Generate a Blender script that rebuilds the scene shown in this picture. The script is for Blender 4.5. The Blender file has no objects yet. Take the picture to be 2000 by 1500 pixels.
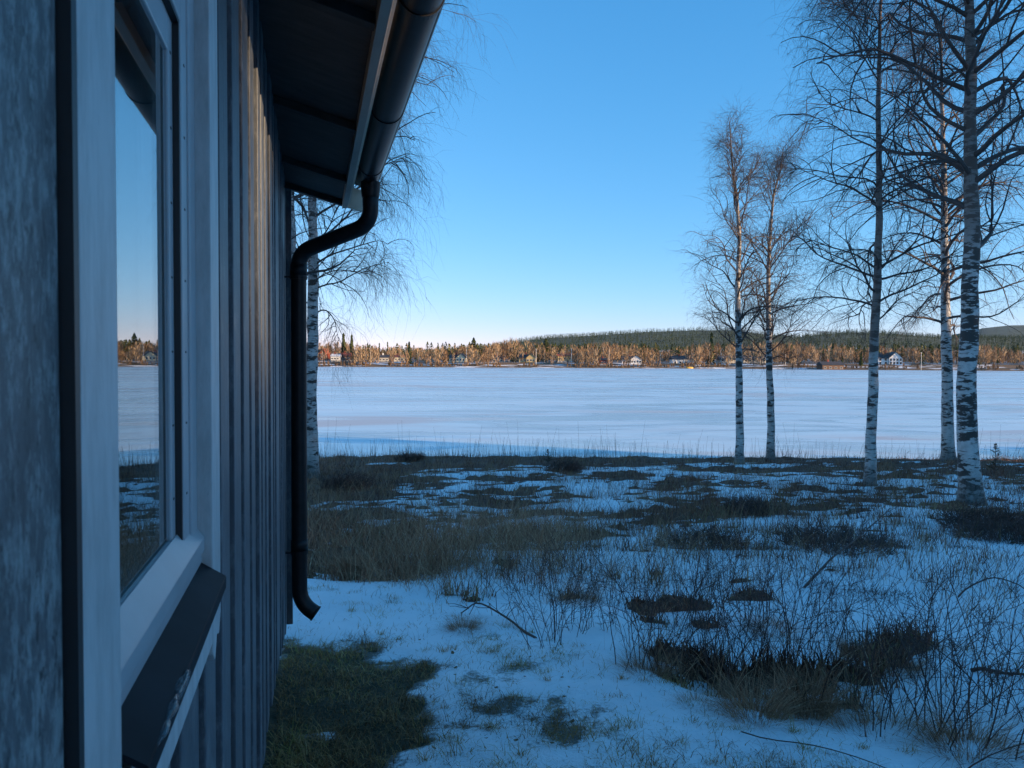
import bpy, math, random
import numpy as np
from mathutils import Vector, Matrix
R = math.radians
rng = np.random.default_rng(7)
random.seed(7)
sc = bpy.context.scene
col = sc.collection

# ------------------------------------------------------------------ camera, sky, sun, exposure
EYE = 1.5
F = 1500.0                                   # focal length in photo pixels (2000 wide)
cd = bpy.data.cameras.new('camera')
cam = bpy.data.objects.new('camera', cd)
col.objects.link(cam)
sc.camera = cam
cd.sensor_width = 36.0
cd.lens = 36.0 * F / 2000.0
cd.clip_start = 0.02
cd.clip_end = 40000
PITCH, ROLL = R(1.64), R(0.28)
cam.matrix_world = Matrix.Translation((0, 0, EYE)) @ Matrix.Rotation(R(90) - PITCH, 4, 'X') @ Matrix.Rotation(ROLL, 4, 'Z')
CM = cam.matrix_world.to_3x3()
cd.dof.use_dof = True
cd.dof.focus_distance = 14.0
cd.dof.aperture_fstop = 22.0

EL, AZ = R(12.0), R(115.2)
SUN = Vector((math.sin(AZ) * math.cos(EL), math.cos(AZ) * math.cos(EL), math.sin(EL)))
world = bpy.data.worlds.new('World')
sc.world = world
world.use_nodes = True
wn = world.node_tree
sky = wn.nodes.new('ShaderNodeTexSky')
sky.sky_type = 'NISHITA'
sky.sun_disc = False
sky.sun_elevation = EL
sky.sun_rotation = AZ
sky.altitude = 0
sky.air_density = 0.85
sky.dust_density = 0.0
sky.ozone_density = 5.0
# the phone's colour response: one tone curve per channel, the same for every direction of the sky
sep = wn.nodes.new('ShaderNodeSeparateColor'); cmb = wn.nodes.new('ShaderNodeCombineColor')
wn.links.new(sky.outputs[0], sep.inputs[0])
for i, (gam, k) in enumerate(((1.24, 0.96), (0.70, 0.645), (0.56, 0.735))):
    a0 = wn.nodes.new('ShaderNodeMath'); a0.operation = 'MULTIPLY'; a0.inputs[1].default_value = 0.27
    a1 = wn.nodes.new('ShaderNodeMath'); a1.operation = 'POWER'; a1.inputs[1].default_value = gam
    a2 = wn.nodes.new('ShaderNodeMath'); a2.operation = 'MULTIPLY'; a2.inputs[1].default_value = k/0.27
    wn.links.new(sep.outputs[i], a0.inputs[0]); wn.links.new(a0.outputs[0], a1.inputs[0]); wn.links.new(a1.outputs[0], a2.inputs[0]); wn.links.new(a2.outputs[0], cmb.inputs[i])
wn.links.new(cmb.outputs[0], wn.nodes['Background'].inputs[0])
wn.nodes['Background'].inputs[1].default_value = 0.15
sl = bpy.data.lights.new('sun', 'SUN')
sl.energy = 3.4
sl.angle = R(0.53)
sl.color = (1.0, 0.70, 0.42)
so = bpy.data.objects.new('sun', sl)
so.rotation_euler = SUN.to_track_quat('Z', 'Y').to_euler()
so.location = SUN * 60
col.objects.link(so)
sc.view_settings.view_transform = 'Standard'
sc.view_settings.look = 'None'
sc.view_settings.exposure = 1.32
sc.view_settings.gamma = 1.0
sc.view_settings.use_curve_mapping = False
try:
    sc.cycles.max_bounces = 8
    sc.cycles.transparent_max_bounces = 16
    sc.cycles.volume_bounces = 0
except Exception:
    pass

def ray(px, py):
    return CM @ Vector(((px - 1000) / F, -(py - 750) / F, -1.0))
def at(px, py, D):
    "the point that stands D metres ahead in the direction of a photo pixel"
    d = ray(px, py)
    return Vector((0, 0, EYE)) + d * (D / d.y)

# ------------------------------------------------------------------ helpers
def tag(o, label=None, cat=None, group=None, kind=None):
    if label: o['label'] = label
    if cat: o['category'] = cat
    if group: o['group'] = group
    if kind: o['kind'] = kind
    return o
def empty(name, loc=(0, 0, 0), rz=0.0):
    o = bpy.data.objects.new(name, None)
    o.location = loc
    o.rotation_euler = (0, 0, rz)
    o.empty_display_size = 0.2
    col.objects.link(o)
    return o
def link(name, me, mat=None, parent=None):
    if mat is not None and not me.materials:
        me.materials.append(mat)
    o = bpy.data.objects.new(name, me)
    col.objects.link(o)
    if parent is not None:
        o.parent = parent
    return o
def mesh_np(name, V, Fc, smooth=False, attr=None):
    V = np.asarray(V, dtype=np.float32).reshape(-1, 3)
    Fc = np.asarray(Fc, dtype=np.int32)
    me = bpy.data.meshes.new(name)
    n, k = Fc.shape
    me.vertices.add(len(V))
    me.vertices.foreach_set('co', V.ravel())
    me.loops.add(n * k)
    me.loops.foreach_set('vertex_index', Fc.ravel())
    me.polygons.add(n)
    me.polygons.foreach_set('loop_start', np.arange(n, dtype=np.int32) * k)
    me.polygons.foreach_set('use_smooth', np.full(n, smooth, dtype=bool))
    if attr is not None:
        for an, av in attr.items():
            a = me.attributes.new(an, 'FLOAT', 'POINT')
            a.data.foreach_set('value', np.asarray(av, dtype=np.float32).ravel())
    me.update(calc_edges=True)
    return me
class MB:
    "collects plain shapes, then becomes one mesh"
    def __init__(s): s.v = []; s.f = []
    def add(s, vs, fs):
        n = len(s.v); s.v += [tuple(v) for v in vs]; s.f += [tuple(i + n for i in f) for f in fs]; return s
    def box(s, x0, x1, y0, y1, z0, z1):
        return s.add([(x0,y0,z0),(x1,y0,z0),(x1,y1,z0),(x0,y1,z0),(x0,y0,z1),(x1,y0,z1),(x1,y1,z1),(x0,y1,z1)],
                     [(0,3,2,1),(4,5,6,7),(0,1,5,4),(1,2,6,5),(2,3,7,6),(3,0,4,7)])
    def prism_y(s, prof, y0, y1):
        "closed (x,z) outline pushed along y"
        n = len(prof)
        vs = [(x, y0, z) for x, z in prof] + [(x, y1, z) for x, z in prof]
        fs = [tuple(range(n)), tuple(range(2*n-1, n-1, -1))]
        fs += [(i, i+n, (i+1) % n + n, (i+1) % n) for i in range(n)]
        return s.add(vs, fs)
    def tube(s, pts, rad, sides=12, cap=True):
        pts = [Vector(p) for p in pts]
        if not hasattr(rad, '__len__'): rad = [rad] * len(pts)
        rings = []; up = Vector((0.31, 0.87, 0.12))
        for i, p in enumerate(pts):
            t = (pts[min(i+1, len(pts)-1)] - pts[max(i-1, 0)]).normalized()
            a = t.cross(up).normalized(); b = t.cross(a)
            rings.append([p + (a*math.cos(q) + b*math.sin(q)) * rad[i] for q in [2*math.pi*k/sides for k in range(sides)]])
        vs = [v for r in rings for v in r]; fs = []
        for i in range(len(pts)-1):
            for k in range(sides):
                k2 = (k+1) % sides
                fs.append((i*sides+k, i*sides+k2, (i+1)*sides+k2, (i+1)*sides+k))
        if cap: fs += [tuple(range(sides))[::-1], tuple(range((len(pts)-1)*sides, len(pts)*sides))]
        return s.add(vs, fs)
    def build(s, name, mat, parent=None, smooth=False, bevel=0.0):
        me = bpy.data.meshes.new(name)
        me.from_pydata(s.v, [], s.f); me.update()
        if smooth: me.polygons.foreach_set('use_smooth', [True]*len(me.polygons))
        o = link(name, me, mat, parent)
        if bevel:
            m = o.modifiers.new('bevel', 'BEVEL'); m.width = bevel; m.segments = 2; m.limit_method = 'ANGLE'
        return o
def hash2(ix, iy, seed):
    h = (ix.astype(np.int64) * 374761393 + iy.astype(np.int64) * 668265263 + seed * 974634777) & 0x7fffffff
    h = ((h ^ (h >> 13)) * 1274126177) & 0x7fffffff
    h = h ^ (h >> 16)
    return (h & 0xffff) / 65535.0
def vnoise(x, y, seed=0):
    x = np.asarray(x, float); y = np.asarray(y, float)
    ix = np.floor(x); iy = np.floor(y); fx = x - ix; fy = y - iy
    fx = fx*fx*fx*(fx*(fx*6-15)+10); fy = fy*fy*fy*(fy*(fy*6-15)+10)
    a = hash2(ix, iy, seed); b = hash2(ix+1, iy, seed); c = hash2(ix, iy+1, seed); d = hash2(ix+1, iy+1, seed)
    return ((a*(1-fx)+b*fx)*(1-fy) + (c*(1-fx)+d*fx)*fy)*2 - 1
def fbm(x, y, seed=0, o=3):
    s = 0; a = 1.0; t = 0
    for k in range(o):
        s = s + a * vnoise(x*2**k + 17.3*k, y*2**k - 9.1*k, seed + k); t += a; a *= 0.5
    return s / t
def sstep(a, b, x):
    t = np.clip((np.asarray(x, float) - a) / (b - a), 0, 1); return t*t*(3-2*t)

# ------------------------------------------------------------------ materials
def mat(name):
    m = bpy.data.materials.new(name); m.use_nodes = True
    nt = m.node_tree; b = nt.nodes['Principled BSDF']
    return m, nt, b
def N(nt, t, **kw):
    n = nt.nodes.new(t)
    for k, v in kw.items(): setattr(n, k, v)
    return n
def coords(nt, scale=(1, 1, 1), kind='Object'):
    tc = N(nt, 'ShaderNodeTexCoord'); mp = N(nt, 'ShaderNodeMapping')
    mp.inputs['Scale'].default_value = scale
    nt.links.new(tc.outputs[kind], mp.inputs[0]); return mp.outputs[0]
def noise(nt, vec, scale, detail=4, rough=0.6):
    n = N(nt, 'ShaderNodeTexNoise'); n.inputs['Scale'].default_value = scale
    n.inputs['Detail'].default_value = detail; n.inputs['Roughness'].default_value = rough
    if vec is not None: nt.links.new(vec, n.inputs['Vector'])
    return n.outputs[0]
def ramp(nt, fac, stops):
    r = N(nt, 'ShaderNodeValToRGB'); e = r.color_ramp.elements
    while len(e) < len(stops): e.new(0.5)
    for i, (p, c) in enumerate(stops):
        e[i].position = p; e[i].color = (c[0], c[1], c[2], 1)
    nt.links.new(fac, r.inputs[0]); return r.outputs[0]
def bump(nt, b, h, strength=0.3, dist=0.01):
    n = N(nt, 'ShaderNodeBump'); n.inputs['Strength'].default_value = strength; n.inputs['Distance'].default_value = dist
    nt.links.new(h, n.inputs['Height']); nt.links.new(n.outputs[0], b.inputs['Normal'])
def mix(nt, fac, a, b, mode='MIX'):
    m = N(nt, 'ShaderNodeMix', data_type='RGBA', blend_type=mode)
    for i, v in ((0, fac), (6, a), (7, b)):
        if isinstance(v, (int, float)): m.inputs[i].default_value = v
        elif isinstance(v, tuple): m.inputs[i].default_value = (*v, 1)
        else: nt.links.new(v, m.inputs[i])
    return m.outputs[2]
def attr(nt, name):
    a = N(nt, 'ShaderNodeAttribute'); a.attribute_name = name; return a.outputs['Fac']
def simple(name, c, rough=0.8, var=0.25, scale=6, stretch=(1, 1, 1), metallic=0.0, bmp=0.0):
    m, nt, b = mat(name)
    n = noise(nt, coords(nt, stretch), scale)
    lo = tuple(v*(1-var) for v in c); hi = tuple(min(1, v*(1+var)) for v in c)
    nt.links.new(ramp(nt, n, [(0.3, lo), (0.7, hi)]), b.inputs['Base Color'])
    b.inputs['Roughness'].default_value = rough; b.inputs['Metallic'].default_value = metallic
    if bmp: bump(nt, b, n, bmp)
    return m
def varied(name, stops, rough=0.85, trans=0.0):
    "colour picked by the per-piece attribute var"
    m, nt, b = mat(name)
    nt.links.new(ramp(nt, attr(nt, 'var'), stops), b.inputs['Base Color'])
    b.inputs['Roughness'].default_value = rough
    b.inputs['Specular IOR Level'].default_value = 0.2
    return m
M = {}
# weathered dark-stained boards
m, nt, b = mat('stained_boards')
v = coords(nt, (1, 1, 0.12))
g1 = noise(nt, v, 90, 6, 0.65); g2 = noise(nt, coords(nt, (1, 1, 0.4)), 34, 7, 0.8); g3 = noise(nt, coords(nt, (1, 1, 0.3)), 4, 3)
base = ramp(nt, g1, [(0.3, (0.042, 0.052, 0.064)), (0.7, (0.10, 0.115, 0.13))])
worn = ramp(nt, g2, [(0.48, (0, 0, 0)), (0.62, (1, 1, 1))])
cc = mix(nt, worn, base, (0.165, 0.18, 0.19))
cc = mix(nt, ramp(nt, g3, [(0.4, (0, 0, 0)), (0.7, (0.7, 0.7, 0.7))]), cc, (0.055, 0.06, 0.066))
nt.links.new(cc, b.inputs['Base Color'])
nt.links.new(ramp(nt, g2, [(0.3, (0.38,)*3), (0.7, (0.66,)*3)]), b.inputs['Roughness'])
bump(nt, b, g1, 0.25, 0.004)
M['board'] = m
m, nt, b = mat('flaking_boards')
f1 = noise(nt, coords(nt, (1, 1, 0.4)), 95, 8, 0.85); f2 = noise(nt, coords(nt, (1, 1, 0.16)), 120, 5, 0.7); f3 = noise(nt, coords(nt, (1, 1, .6)), 7, 3)
cc = ramp(nt, f2, [(0.3, (0.05, 0.056, 0.06)), (0.7, (0.13, 0.14, 0.145))])
f4 = N(nt, 'ShaderNodeMath', operation='ADD'); nt.links.new(f1, f4.inputs[0]); f5 = N(nt, 'ShaderNodeMath', operation='MULTIPLY'); f5.inputs[1].default_value = 0.4; nt.links.new(f3, f5.inputs[0]); nt.links.new(f5.outputs[0], f4.inputs[1])
cc = mix(nt, ramp(nt, f4.outputs[0], [(0.68, (0, 0, 0)), (0.80, (1, 1, 1))]), cc, (0.27, 0.30, 0.295))
cc = mix(nt, ramp(nt, noise(nt, coords(nt, (1, 1, 0.5)), 95, 5, 0.8), [(0.56, (0, 0, 0)), (0.64, (1, 1, 1))]), cc, (0.025, 0.028, 0.03))
nt.links.new(cc, b.inputs['Base Color']); b.inputs['Roughness'].default_value = 0.45; bump(nt, b, f1, 0.5, 0.004)
M['board_worn'] = m
m, nt, b = mat('white_trim_paint')
g = noise(nt, coords(nt, (1, 1, 0.25)), 45, 5, 0.7); g2 = noise(nt, coords(nt, (1, 1, 0.5)), 160, 3)
cc = ramp(nt, g, [(0.3, (0.36, 0.36, 0.35)), (0.6, (0.50, 0.50, 0.49))])
cc = mix(nt, ramp(nt, noise(nt, coords(nt, (1, 1, 0.22)), 70, 6, 0.8), [(0.66, (0, 0, 0)), (0.72, (1, 1, 1))]), cc, (0.14, 0.13, 0.12))
nt.links.new(cc, b.inputs['Base Color']); b.inputs['Roughness'].default_value = 0.5; bump(nt, b, g2, 0.2, 0.002)
M['trim'] = m
M['frame'] = simple('window_frame_paint', (0.36, 0.37, 0.38), 0.35, 0.06, 20)
M['gasket'] = simple('black_rubber', (0.012, 0.012, 0.013), 0.5, 0.1, 30)
M['flashing'] = simple('dark_sheet_metal', (0.010, 0.012, 0.016), 0.6, 0.35, 14, bmp=0.03); M['flashing'].node_tree.nodes['Principled BSDF'].inputs['Specular IOR Level'].default_value = 0.12
M['darkwood'] = simple('tarred_wood', (0.022, 0.02, 0.019), 0.75, 0.4, 18, (1, 1, 1), bmp=0.15)
M['soffit'] = simple('dark_soffit', (0.03, 0.026, 0.023), 0.7, 0.4, 9, (1, 3, 1), bmp=0.1)
M['fascia'] = simple('fascia_paint', (0.30, 0.27, 0.23), 0.6, 0.18, 14, (1, .2, 1), bmp=0.1)
M['barge'] = simple('barge_paint', (0.55, 0.47, 0.36), 0.6, 0.1, 14)
M['steel'] = simple('black_painted_steel', (0.010, 0.010, 0.011), 0.42, 0.4, 25); M['steel'].node_tree.nodes['Principled BSDF'].inputs['Specular IOR Level'].default_value = 0.22
M['roofing'] = simple('roofing_felt', (0.05, 0.05, 0.05), 0.9, 0.3, 30)
M['room'] = simple('room_paint', (0.10, 0.085, 0.07), 0.8, 0.2, 3)
m, nt, b = mat('window_glass')
for n in list(nt.nodes): nt.nodes.remove(n)
out = N(nt, 'ShaderNodeOutputMaterial'); mx = N(nt, 'ShaderNodeMixShader'); gl = N(nt, 'ShaderNodeBsdfGlossy'); tr = N(nt, 'ShaderNodeBsdfTransparent')
lw_ = N(nt, 'ShaderNodeLayerWeight'); lw_.inputs[0].default_value = 0.5; pw = N(nt, 'ShaderNodeMath', operation='POWER'); pw.inputs[1].default_value = 3.0; nt.links.new(lw_.outputs['Facing'], pw.inputs[0]); fr = N(nt, 'ShaderNodeMath', operation='MULTIPLY_ADD'); fr.inputs[1].default_value = 0.95; fr.inputs[2].default_value = 0.04; nt.links.new(pw.outputs[0], fr.inputs[0])
gl.inputs['Roughness'].default_value = 0.0; tr.inputs[0].default_value = (0.85, 0.9, 0.9, 1)
nt.links.new(fr.outputs[0], mx.inputs[0]); nt.links.new(tr.outputs[0], mx.inputs[1]); nt.links.new(gl.outputs[0], mx.inputs[2]); nt.links.new(mx.outputs[0], out.inputs[0])
M['glass'] = m
m, nt, b = mat('clear_ice'); b.inputs['Base Color'].default_value = (0.75, 0.85, 0.9, 1); b.inputs['Roughness'].default_value = 0.12
b.inputs['Transmission Weight'].default_value = 0.92; b.inputs['IOR'].default_value = 1.31
bump(nt, b, noise(nt, coords(nt), 90, 3), 0.3, 0.004)
M['ice_lump'] = m
# snow
m, nt, b = mat('old_snow')
v = coords(nt)
n1 = noise(nt, v, 14, 8, 0.7); n2 = noise(nt, v, 1.6, 4); n3 = noise(nt, v, 70, 3, 0.7)
cc = ramp(nt, n2, [(0.3, (0.80, 0.81, 0.82)), (0.65, (0.90, 0.90, 0.90))])
cc = mix(nt, ramp(nt, noise(nt, v, 55, 4, 0.75), [(0.68, (0, 0, 0)), (0.74, (0.7, 0.7, 0.7))]), cc, (0.17, 0.14, 0.09))
tn = noise(nt, v, 42, 5, 0.75); sb = N(nt, 'ShaderNodeMath', operation='SUBTRACT'); nt.links.new(tn, sb.inputs[0]); nt.links.new(attr(nt, 'thk'), sb.inputs[1])
cc = mix(nt, ramp(nt, sb.outputs[0], [(0.10, (0, 0, 0)), (0.34, (0.9, 0.9, 0.9))]), cc, (0.10, 0.07, 0.042))
nt.links.new(cc, b.inputs['Base Color']); b.inputs['Roughness'].default_value = 0.62
b.inputs['Specular IOR Level'].default_value = 0.25
ad = N(nt, 'ShaderNodeMath', operation='ADD'); nt.links.new(n1, ad.inputs[0]); nt.links.new(n3, ad.inputs[1])
bump(nt, b, ad.outputs[0], 0.55, 0.03)
M['snow'] = m
# heath / lawn soil; attribute lawn blends the two
m, nt, b = mat('heath_soil')
v = coords(nt)
n1 = noise(nt, v, 3.5, 6, 0.7); n2 = noise(nt, v, 30, 5, 0.75)
heath = ramp(nt, n2, [(0.3, (0.06, 0.028, 0.018)), (0.55, (0.19, 0.09, 0.055)), (0.75, (0.34, 0.19, 0.11))])
heath = mix(nt, ramp(nt, n1, [(0.6, (0, 0, 0)), (0.75, (0.6, 0.6, 0.6))]), heath, (0.12, 0.11, 0.045))
lawn = ramp(nt, n2, [(0.3, (0.03, 0.024, 0.012)), (0.55, (0.08, 0.062, 0.03)), (0.75, (0.18, 0.13, 0.07))])
lawn = mix(nt, ramp(nt, n1, [(0.4, (0, 0, 0)), (0.65, (0.8, 0.8, 0.8))]), lawn, (0.09, 0.06, 0.03))
nt.links.new(mix(nt, attr(nt, 'lawn'), heath, lawn), b.inputs['Base Color'])
b.inputs['Roughness'].default_value = 0.95; bump(nt, b, n2, 0.8, 0.05)
M['soil'] = m
# frozen lake: wind-polished streaks, drifted snow, bare ice
m, nt, b = mat('lake_ice')
v = coords(nt, (0.07, 0.20, 1)); v2 = coords(nt, (0.018, 0.06, 1))
n1 = noise(nt, v, 1.0, 5, 0.55); n2 = noise(nt, v2, 1.0, 4, 0.5); n3 = noise(nt, coords(nt, (0.15, 0.5, 1)), 1.0, 3)
n1.node.inputs['Distortion'].default_value = 1.2; n2.node.inputs['Distortion'].default_value = 0.8
a = mix(nt, ramp(nt, n1, [(0.42, (0, 0, 0)), (0.52, (1, 1, 1))]), (0.29, 0.33, 0.37), (0.54, 0.71, 0.78))
a = mix(nt, ramp(nt, n2, [(0.48, (0, 0, 0)), (0.60, (0.7, 0.7, 0.7))]), a, (0.63, 0.77, 0.82))
a = mix(nt, ramp(nt, n3, [(0.35, (0.25, 0.25, 0.25)), (0.55, (0, 0, 0))]), a, (0.47, 0.44, 0.44))
n4 = noise(nt, coords(nt, (0.022, 0.075, 1)), 1.0, 4, 0.5); n4.node.inputs['Distortion'].default_value = 1.0
a = mix(nt, ramp(nt, n4, [(0.54, (0, 0, 0)), (0.60, (0.8, 0.8, 0.8))]), a, (0.50, 0.45, 0.43))
nt.links.new(a, b.inputs['Base Color'])
nt.links.new(ramp(nt, n1, [(0.40, (0.22,)*3), (0.58, (0.45,)*3)]), b.inputs['Roughness'])
bump(nt, b, n3, 0.08, 0.05)
M['ice'] = m
m, nt, b = mat('open_water'); b.inputs['Base Color'].default_value = (0.01, 0.015, 0.02, 1); b.inputs['Roughness'].default_value = 0.08
bump(nt, b, noise(nt, coords(nt, (0.3, 1, 1)), 1.5, 3), 0.15, 0.1)
M['water'] = m
# far land
m, nt, b = mat('far_bank_land')
v = coords(nt, (1, 1, 1))
n1 = noise(nt, coords(nt, (0.05, 0.12, 1)), 1.0, 5, 0.6); n2 = noise(nt, v, 0.6, 5, 0.7)
cc = ramp(nt, n2, [(0.3, (0.07, 0.045, 0.025)), (0.7, (0.22, 0.14, 0.07))])
cc = mix(nt, ramp(nt, n1, [(0.54, (0, 0, 0)), (0.58, (1, 1, 1))]), cc, (0.78, 0.79, 0.8))
nt.links.new(cc, b.inputs['Base Color']); b.inputs['Roughness'].default_value = 0.9
M['farland'] = m
M['hill'] = simple('forest_floor', (0.04, 0.055, 0.027), 1.0, 0.4, 0.02)
# birch bark
def bark(name, dark=0.0, base_h=0.8):
    m, nt, b = mat(name)
    v = coords(nt)
    vh = coords(nt, (2.4, 2.4, 7.5)); n1 = noise(nt, vh, 1.5, 5, 0.62)
    vl = coords(nt, (5.0, 5.0, 42.0)); n2 = noise(nt, vl, 1.0, 3, 0.5)
    white = ramp(nt, noise(nt, v, 9, 4), [(0.3, (0.33, 0.31, 0.29)), (0.7, (0.54, 0.52, 0.49))])
    white = mix(nt, ramp(nt, n2, [(0.60, (0, 0, 0)), (0.66, (0.85, 0.85, 0.85))]), white, (0.05, 0.042, 0.036))
    t = 0.575 - 0.10*dark
    big = noise(nt, coords(nt, (1.0, 1.0, 0.9)), 1.3, 3); sb_ = N(nt, 'ShaderNodeMath', operation='MULTIPLY_ADD'); sb_.inputs[1].default_value = 0.45; nt.links.new(big, sb_.inputs[0]); nt.links.new(n1, sb_.inputs[2])
    patch = ramp(nt, sb_.outputs[0], [(t + .225, (0, 0, 0)), (t + .275, (1, 1, 1))])
    cc = mix(nt, patch, white, (0.040, 0.034, 0.030))
    # rugged black foot and browner upper stem, each by attribute
    foot = ramp(nt, attr(nt, 'foot'), [(0.0, (0, 0, 0)), (1.0, (1, 1, 1))])
    cc = mix(nt, foot, cc, ramp(nt, noise(nt, coords(nt, (1, 1, .35)), 28, 5, .7), [(0.35, (0.03, 0.026, 0.022)), (0.7, (0.17, 0.15, 0.13))]))
    thin = ramp(nt, attr(nt, 'thin'), [(0.0, (0, 0, 0)), (1.0, (1, 1, 1))])
    cc = mix(nt, thin, cc, (0.10, 0.07, 0.055))
    nt.links.new(cc, b.inputs['Base Color']); b.inputs['Roughness'].default_value = 0.7
    bump(nt, b, n1, 0.5, 0.02)
    return m
M['bark'] = bark('birch_bark', 0.5); M['bark_dark'] = bark('dark_birch_bark', 1.0)
M['twig'] = simple('birch_twigs', (0.066, 0.05, 0.044), 0.7, 0.3, 3)
M['cane'] = simple('dark_canes', (0.075, 0.036, 0.026), 0.7, 0.4, 7)
M['deadgrass'] = varied('dead_grass', [(0, (0.20, 0.09, 0.05)), (0.5, (0.48, 0.25, 0.14)), (1, (0.66, 0.43, 0.26))])
M['heather'] = varied('heather', [(0, (0.07, 0.028, 0.02)), (0.5, (0.24, 0.10, 0.06)), (0.75, (0.33, 0.17, 0.095)), (0.9, (0.22, 0.19, 0.07)), (1, (0.48, 0.28, 0.16))])
M['grass'] = varied('lawn_grass', [(0, (0.20, 0.10, 0.045)), (0.45, (0.50, 0.28, 0.12)), (0.72, (0.36, 0.26, 0.07)), (0.88, (0.40, 0.34, 0.09)), (1, (0.70, 0.49, 0.25))])
M['reed'] = varied('dry_reed', [(0, (0.03, 0.02, 0.013)), (1, (0.13, 0.09, 0.05))])
M['spruce'] = varied('spruce_needles', [(0, (0.008, 0.015, 0.007)), (1, (0.035, 0.05, 0.018))])
M['leaf'] = simple('fallen_leaf', (0.2, 0.11, 0.045), 0.7, 0.3, 40)
M['farbirch'] = varied('far_bare_birch', [(0, (0.15, 0.085, 0.045)), (0.5, (0.31, 0.20, 0.115)), (1, (0.47, 0.345, 0.21))])
M['farpine'] = varied('far_conifer', [(0, (0.03, 0.045, 0.018)), (0.6, (0.095, 0.105, 0.032)), (1, (0.20, 0.17, 0.055))])
M['hillpine'] = varied('hill_conifer', [(0, (0.030, 0.048, 0.024)), (1, (0.075, 0.095, 0.042))])
M['fartrunk'] = simple('far_trunk', (0.42, 0.36, 0.3), 0.8, 0.2, 1)
for nme, c in dict(white=(0.78, 0.77, 0.74), cream=(0.68, 0.6, 0.42), yellow=(0.6, 0.44, 0.2), red=(0.30, 0.06, 0.035), grey=(0.42, 0.40, 0.36), brown=(0.14, 0.085, 0.06)).items():
    M['h_'+nme] = simple('house_paint_'+nme, c, 0.8, 0.08, 0.8)
M['r_dark'] = simple('dark_roof', (0.05, 0.05, 0.055), 0.7, 0.2, 0.8); M['r_red'] = simple('tile_roof', (0.30, 0.09, 0.05), 0.8, 0.2, 0.8); M['r_snow'] = simple('snowy_roof', (0.7, 0.71, 0.73), 0.7, 0.1, 0.8)
M['pane'] = simple('far_window_pane', (0.02, 0.025, 0.03), 0.15, 0.1, 1)
M['buoy'] = simple('yellow_paint', (0.75, 0.42, 0.06), 0.6, 0.1, 2)

# ------------------------------------------------------------------ near ground, snow, lake
LAKE = -2.1
def shore(x): return 27.3 + 0.9*fbm(np.asarray(x)*0.13, np.zeros_like(np.asarray(x, float)) + 3.3, 5, 3)
def lawn_edge(x): return np.interp(x, [-40, -3, -1.8, -.84, .47, .99, 1.5, 3, 6, 40], [7.4, 7.0, 6.8, 6.2, 4.7, 3.9, 3.3, 2.2, 0.5, -8])
def lawn_mask(x, y): return 1 - sstep(-0.15, 0.35, y - lawn_edge(x) + 0.18*fbm(x*1.3, y*1.3, 31, 2))
def base_h(x, y):
    z = 0.05 - 0.075*np.clip(y, 0, 15) - 0.058*np.clip(y - 15, 0, 45) + 0.02*np.clip(-y, 0, 100)
    lm = lawn_mask(x, y)
    z = z - 0.09*(1 - lm)*sstep(2, 5, y + 3*(x > 0))
    z = z + 0.10*fbm(x*0.16, y*0.16, 3, 2)*sstep(4, 12, y)
    s = shore(x)
    z = z - 1.0*sstep(-0.3, 2.2, y - s)
    return z
def bare_patch(x, y):
    "lawn laid bare beside the wall, 1 inside"
    e = ((x + 1.02)/0.50)**2 + ((y - 3.6)/1.05)**2
    w = -0.25*y - 0.155                        # foot of the cottage wall
    near = sstep(0.55, 0.0, x - w)*sstep(5.3, 4.4, y)
    n = 0.9*fbm(x*2.3, y*2.3, 41, 3)
    return np.maximum(sstep(2.1, 0.1, e + n), near*0.9)
def ground_h(x, y):
    lm = lawn_mask(x, y)
    hum = 0.04*fbm(x*0.7, y*0.85, 11, 2) + 0.14*np.clip(fbm(x*2.0, y*2.4, 12, 2), 0, 1) + 0.12*fbm(x*4.0, y*4.6, 13, 2)
    lw = 0.018*fbm(x*1.7, y*1.7, 14, 3) + 0.016*fbm(x*8, y*8, 15, 2)
    return base_h(x, y) + hum*(1 - lm)*np.interp(y, [4, 9, 16, 26], [1, .85, .6, .5]) + lw*lm
def snow_h(x, y):
    lm = lawn_mask(x, y)
    d = y
    t = np.interp(d, [0, 6, 9, 13, 18, 23, 26.2, 27.6, 29], [0.10, 0.085, 0.062, 0.038, 0.025, 0.008, -0.035, -0.04, 0.0])
    t = t + 0.018*np.clip(x - 1, 0, 4)*sstep(12, 7, d)
    left = sstep(1.5, -2.5, x)*sstep(6, 8, d)           # brown grass bank left of centre stands clear of snow
    t = t - 0.04*left
    t = t + 0.06*fbm(x*0.5, y*0.7, 21, 3)
    tl = 0.026 + 0.016*fbm(x*1.1, y*1.4, 22, 3) - 0.062*bare_patch(x, y) + .055*fbm(x*3.4, y*5.5, 25, 4)*(.14 + .86*bare_patch(x, y))
    und = 0.05*fbm(x*0.6, y*0.8, 23, 2)*(1 - lm)
    return base_h(x, y) + und + t*(1 - lm) + tl*lm + 0.010*fbm(x*5, y*5, 24, 4)
rows = np.concatenate([[-160, -90, -50, -28, -16, -9, -5, -3, -1.5, -.5], 0.3*np.exp(np.linspace(0, math.log(31/0.3), 410))])
cols = np.concatenate([np.linspace(-1, 1, 371)*1.02, [-9, -4.5, -2.4, -1.5, -1.2, 1.2, 1.5, 2.4, 4.5, 9]]); cols.sort()
yy = rows[:, None] + 0*cols[None, :]
xx = cols[None, :]*(np.maximum(yy, 0.5) + 1.6)*1.0
xx = np.where(yy < 0, cols[None, :]*(2.1 + 0.25*np.abs(yy)*4), xx)
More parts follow.
